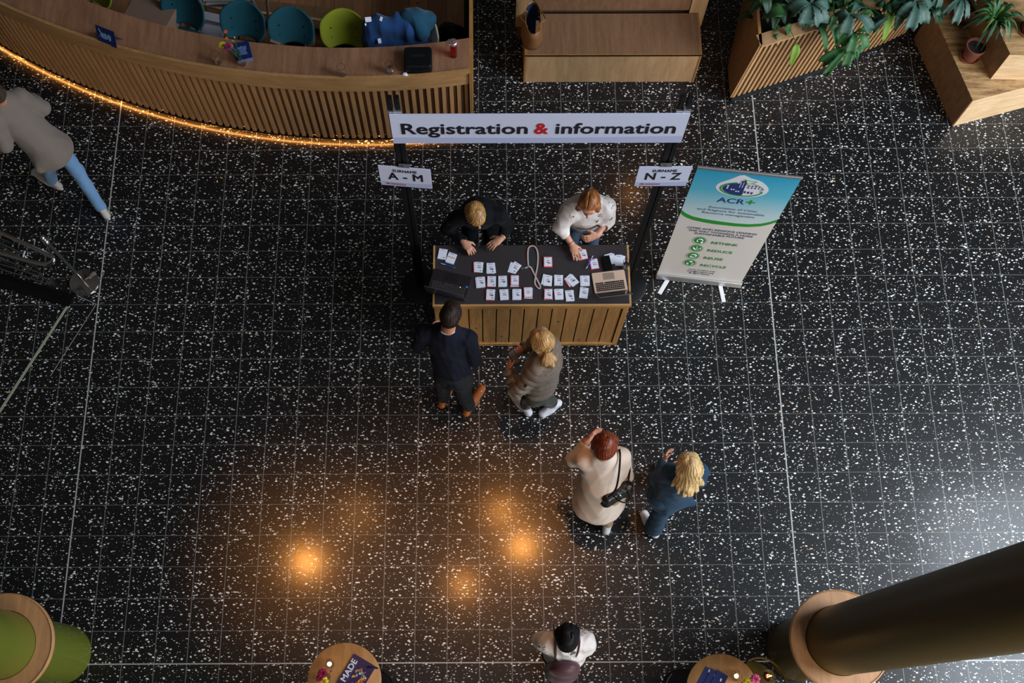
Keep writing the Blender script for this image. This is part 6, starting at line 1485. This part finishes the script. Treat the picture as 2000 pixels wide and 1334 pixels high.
for dz_ in (0, .10): S.cone(c_ + np.array((-.10 * ca, -.10 * sa, dz_)), c_ + np.array((.10 * ca, .10 * sa, dz_)), .062 - dz_ * .12, k=.05)
wpart(S.mesh('body', simple('black_leather', (.010, .010, .011), .28), disp=folds(.003, .1, 4)), hbg)
mb = MB(); top_ = A3(1211, 884, 1.47); e1 = c_ + np.array((-.10 * ca, -.10 * sa, .14)); e2 = c_ + np.array((.10 * ca, .10 * sa, .14))
bk_ = [e1, e1 * .6 + top_ * .4 + np.array((.02, -.10, .0)), e1 * .25 + top_ * .75 + np.array((.01, -.10, .02)), top_ + np.array((0, -.02, .02)), top_ + np.array((.0, .06, -.06)), e2 * .5 + top_ * .5 + np.array((.06, .06, 0)), e2]
mb.tube(smooth([Vector(p) for p in bk_], 2), .009, 8); wpart(mb.build('strap', M['black']), hbg)
mb = MB(); mb.tube(smooth([Vector(p) for p in (e1 + np.array((.03, .02, 0)), (e1 + e2) / 2 + np.array((.02, -.12, .05)), (e1 + e2) / 2 + np.array((.10, -.10, .04)), e2 - np.array((.02, .02, 0)))], 2), .006, 8); wpart(mb.build('handle', M['black']), hbg)
mb = MB(); mid_ = (e1 + e2) / 2; mb.tube([mid_ + np.array((.05 * sa, -.05 * ca, .0)), mid_ + np.array((.062 * sa, -.062 * ca, -.06))], .008, 8); mb.ball(tuple(mid_ + np.array((.01, -.045, .02))), .013, 8); wpart(mb.build('charm', M['chrome']), hbg)

# --- woman in blue suit
JF = dict(bf=(-.38, .92), head=A3(1344, 908, 1.57), f=(-.42, .76, -.42), up=(-.2, .35, .9), neck=A3(1342, 926, 1.42), chest=A3(1330, 935, 1.22), waist=A3(1318, 950, 1.04), pelvis=A3(1308, 965, .92),
          sR=A3(1366, 922, 1.33), sL=A3(1308, 924, 1.33), eR=A3(1366, 938, 1.08), eL=A3(1283, 935, 1.08), wR=A3(1342, 922, .98), wL=A3(1296, 905, 1.0),
          hR=((-.6, .7, -.1), (-.5, -.5, -.4), (0, .2, .9), dict(curl=.7)), hL=((.3, .9, .1), (.9, 0, -.3), (0, .2, .9), dict(curl=.6)),
          kR=A3(1293, 996, .50), kL=A3(1297, 945, .50), aR=A3(1277, 1030, .12), aL=A3(1298, 930, .10), tR=A3(1258, 1004, .03), tL=A3(1287, 911, .03))
suit = fabric('petrol_blue_suit', (.004, .034, .075), (.003, .022, .052), scale=200, sheen=.05)
t, hp, R, tp = human('person', 'person in a petrol blue suit with long blonde hair walking beside the cream coat', JF, dict(skin=skinA, top=suit, legs=suit, shoe=white_shoe), topname='jacket', legw=1.05, flare=1.35,
           top=dict(hem=-.10, hemr=.18, hemff=.80, corners=(A3(1304, 996, .84), A3(1352, 983, .86), A3(1270, 962, .86)), off=.026, arm=1.22, amp=.008, wl=.14, sleeve=.95))
b0_ = hp(0, -.10, 0)
hair(t, hp, R, hairmat('light_blonde_hair', (.66, .47, .22), (.33, .20, .075)), 'long', 13, wave=.006, groove=.004, locks=[(hp(0, -.07, .0), A3(1342, 934, 1.52), .080, .070)] + [(A3(1342 + d_ * .35, 926, 1.54), A3(1342 + d_, v_, z_), .05, w_) for d_, v_, z_, w_ in ((-28, 948, 1.42, .012), (-18, 962, 1.42, .018), (-6, 966, 1.42, .020), (6, 965, 1.42, .020), (18, 958, 1.42, .018), (30, 946, 1.44, .014), (0, 958, 1.46, .03))])
mb = MB(); mb.ball(tuple(hp(.01, -.125, .02)), .014, 10, (1.4, .7, 1)); B(mb, 'hair_clip', M['chrome'], t)

# --- person in white shirt at the bottom
JG = dict(bf=(0.02, 1), head=A3(1107, 1241, 1.55), f=(.02, .86, -.30), up=(.0, .3, .95), neck=A3(1107, 1254, 1.40), chest=A3(1104, 1263, 1.22), waist=A3(1103, 1272, 1.04), pelvis=A3(1102, 1279, .92),
          sR=A3(1143, 1252, 1.33), sL=A3(1068, 1254, 1.33), eR=A3(1148, 1260, 1.08), eL=A3(1056, 1250, 1.10), wR=A3(1122, 1246, 1.02), wL=A3(1092, 1246, 1.02),
          hR=((-.5, .6, .1), (-.6, -.3, -.3), (0, -.2, 1), dict(curl=.7)), hL=((.5, .6, .1), (.6, -.3, -.3), (0, -.2, 1), dict(curl=.7)),
          kR=A3(1113, 1290, .50), kL=A3(1092, 1290, .50), aR=A3(1112, 1300, .10), aL=A3(1094, 1300, .10), tR=A3(1113, 1262, .03), tL=A3(1093, 1262, .03))
shirt = fabric('white_shirt', (.70, .67, .66), (.62, .60, .60), scale=60, bump=.12, rough=.5); sprigs(shirt, 5, (.10, .10, .10))
t, hp, R, tp = human('person', 'person in white shirt with parted black hair at the bottom edge', JG, dict(skin=skinW, top=shirt, legs=darktrouser, shoe=M['black']), topname='shirt', top=dict(off=.030, arm=1.35, hem=.0, hemr=.18, amp=.010, sleeve=.6))
hair(t, hp, R, hairmat('black_hair', (.008, .008, .010), (.002, .002, .003)), 'parted', 15, part=.02, parting=True, groove=.0015)
s = SDF(.006); c_ = A3(1100, 1306, 1.12); s.cone(c_ + np.array((0, .0, -.15)), c_ + np.array((0, .0, .12)), .150, .125, k=.03, flat=(0, 1, 0), ff=.62); s.cone(c_ + np.array((0, -.06, -.15)), c_ + np.array((0, -.06, -.02)), .12, .10, k=.03, flat=(0, 1, 0), ff=.5)
bp_ = thing('backpack', 'maroon backpack worn by the person in the white shirt at the bottom edge', 'bag', tuple(c_ - np.array((0, 0, .3))))
wpart(s.mesh('body', M['maroon'], disp=folds(.003, .12, 5)), bp_)
for s_ in (-1, 1):
    sh = JG['sR'] if s_ > 0 else JG['sL']; mb = MB(); mb.tube(smooth([Vector(p) for p in (c_ + np.array((s_ * .07, .06, .12)), (sh * .6 + JG['neck'] * .4) + np.array((0, -.05, .09)), (sh * .6 + JG['neck'] * .4) + np.array((0, .05, .07)), (sh * .6 + JG['neck'] * .4) + np.array((0, .13, -.08)))], 2), .030, 8, flat=(1, .4)); wpart(mb.build('strap', M['maroon']), bp_)
mb = MB(); mb.tube([tuple(c_ + np.array((-.07, -.13, .0))), tuple(c_ + np.array((-.068, -.17, -.10)))], .003, 6); wpart(mb.build('zip_pull', M['red_ink']), bp_)

# --- walker at the top left
JW = dict(bf=(-.86, .50), head=A3(-14, 180, 1.66), f=(-.86, .48, -.15), up=(0, 0, 1), neck=A3(1, 199, 1.49), chest=A3(32, 228, 1.26), waist=A3(62, 258, 1.08), pelvis=A3(84, 276, .96),
          sR=A3(38, 190, 1.41), sL=A3(-14, 240, 1.41), eR=A3(84, 211, 1.16), eL=A3(10, 284, 1.16), wR=A3(62, 190, 1.02), wL=A3(-20, 262, 1.04),
          hR=((-.7, .6, -.2), (-.3, -.6, -.4), (0, .2, 1)), hL=((-.8, .5, -.1), (.3, .6, -.4), (0, .2, 1)),
          kR=A3(148, 330, .52), kL=A3(92, 318, .50), aR=A3(196, 404, .14), aL=A3(101, 352, .11), tR=A3(184, 385, .03), tL=A3(68, 337, .03))
blazer = fabric('taupe_blazer', (.145, .118, .10), (.115, .092, .078), scale=180, rough=.8)
t, hp, R, tp = human('person', 'person in a taupe blazer and light jeans striding away at the top left', JW, dict(skin=skinW, top=blazer, legs=jeans, shoe=simple('beige_shoe', (.38, .36, .33), .6), sole=M['white_plastic']), topname='blazer', legw=.93,
           top=dict(hem=-.14, hemr=.215, hemff=.92, corners=(A3(122, 278, .84), A3(76, 330, .84)), off=.028, arm=1.3, amp=.006, wl=.2, sleeve=.95, shoulder=.072, hemshift=(.03, -.02, 0)))
hair(t, hp, R, hairmat('grey_brown_hair', (.05, .035, .025), (.02, .014, .01)), 'short', 17)
bangle(t, 'shirt_collar', Vector(JW['neck']) + Vector((.0, .0, .045)), (-.15, .08, .98), .066, .014, M['paper'])
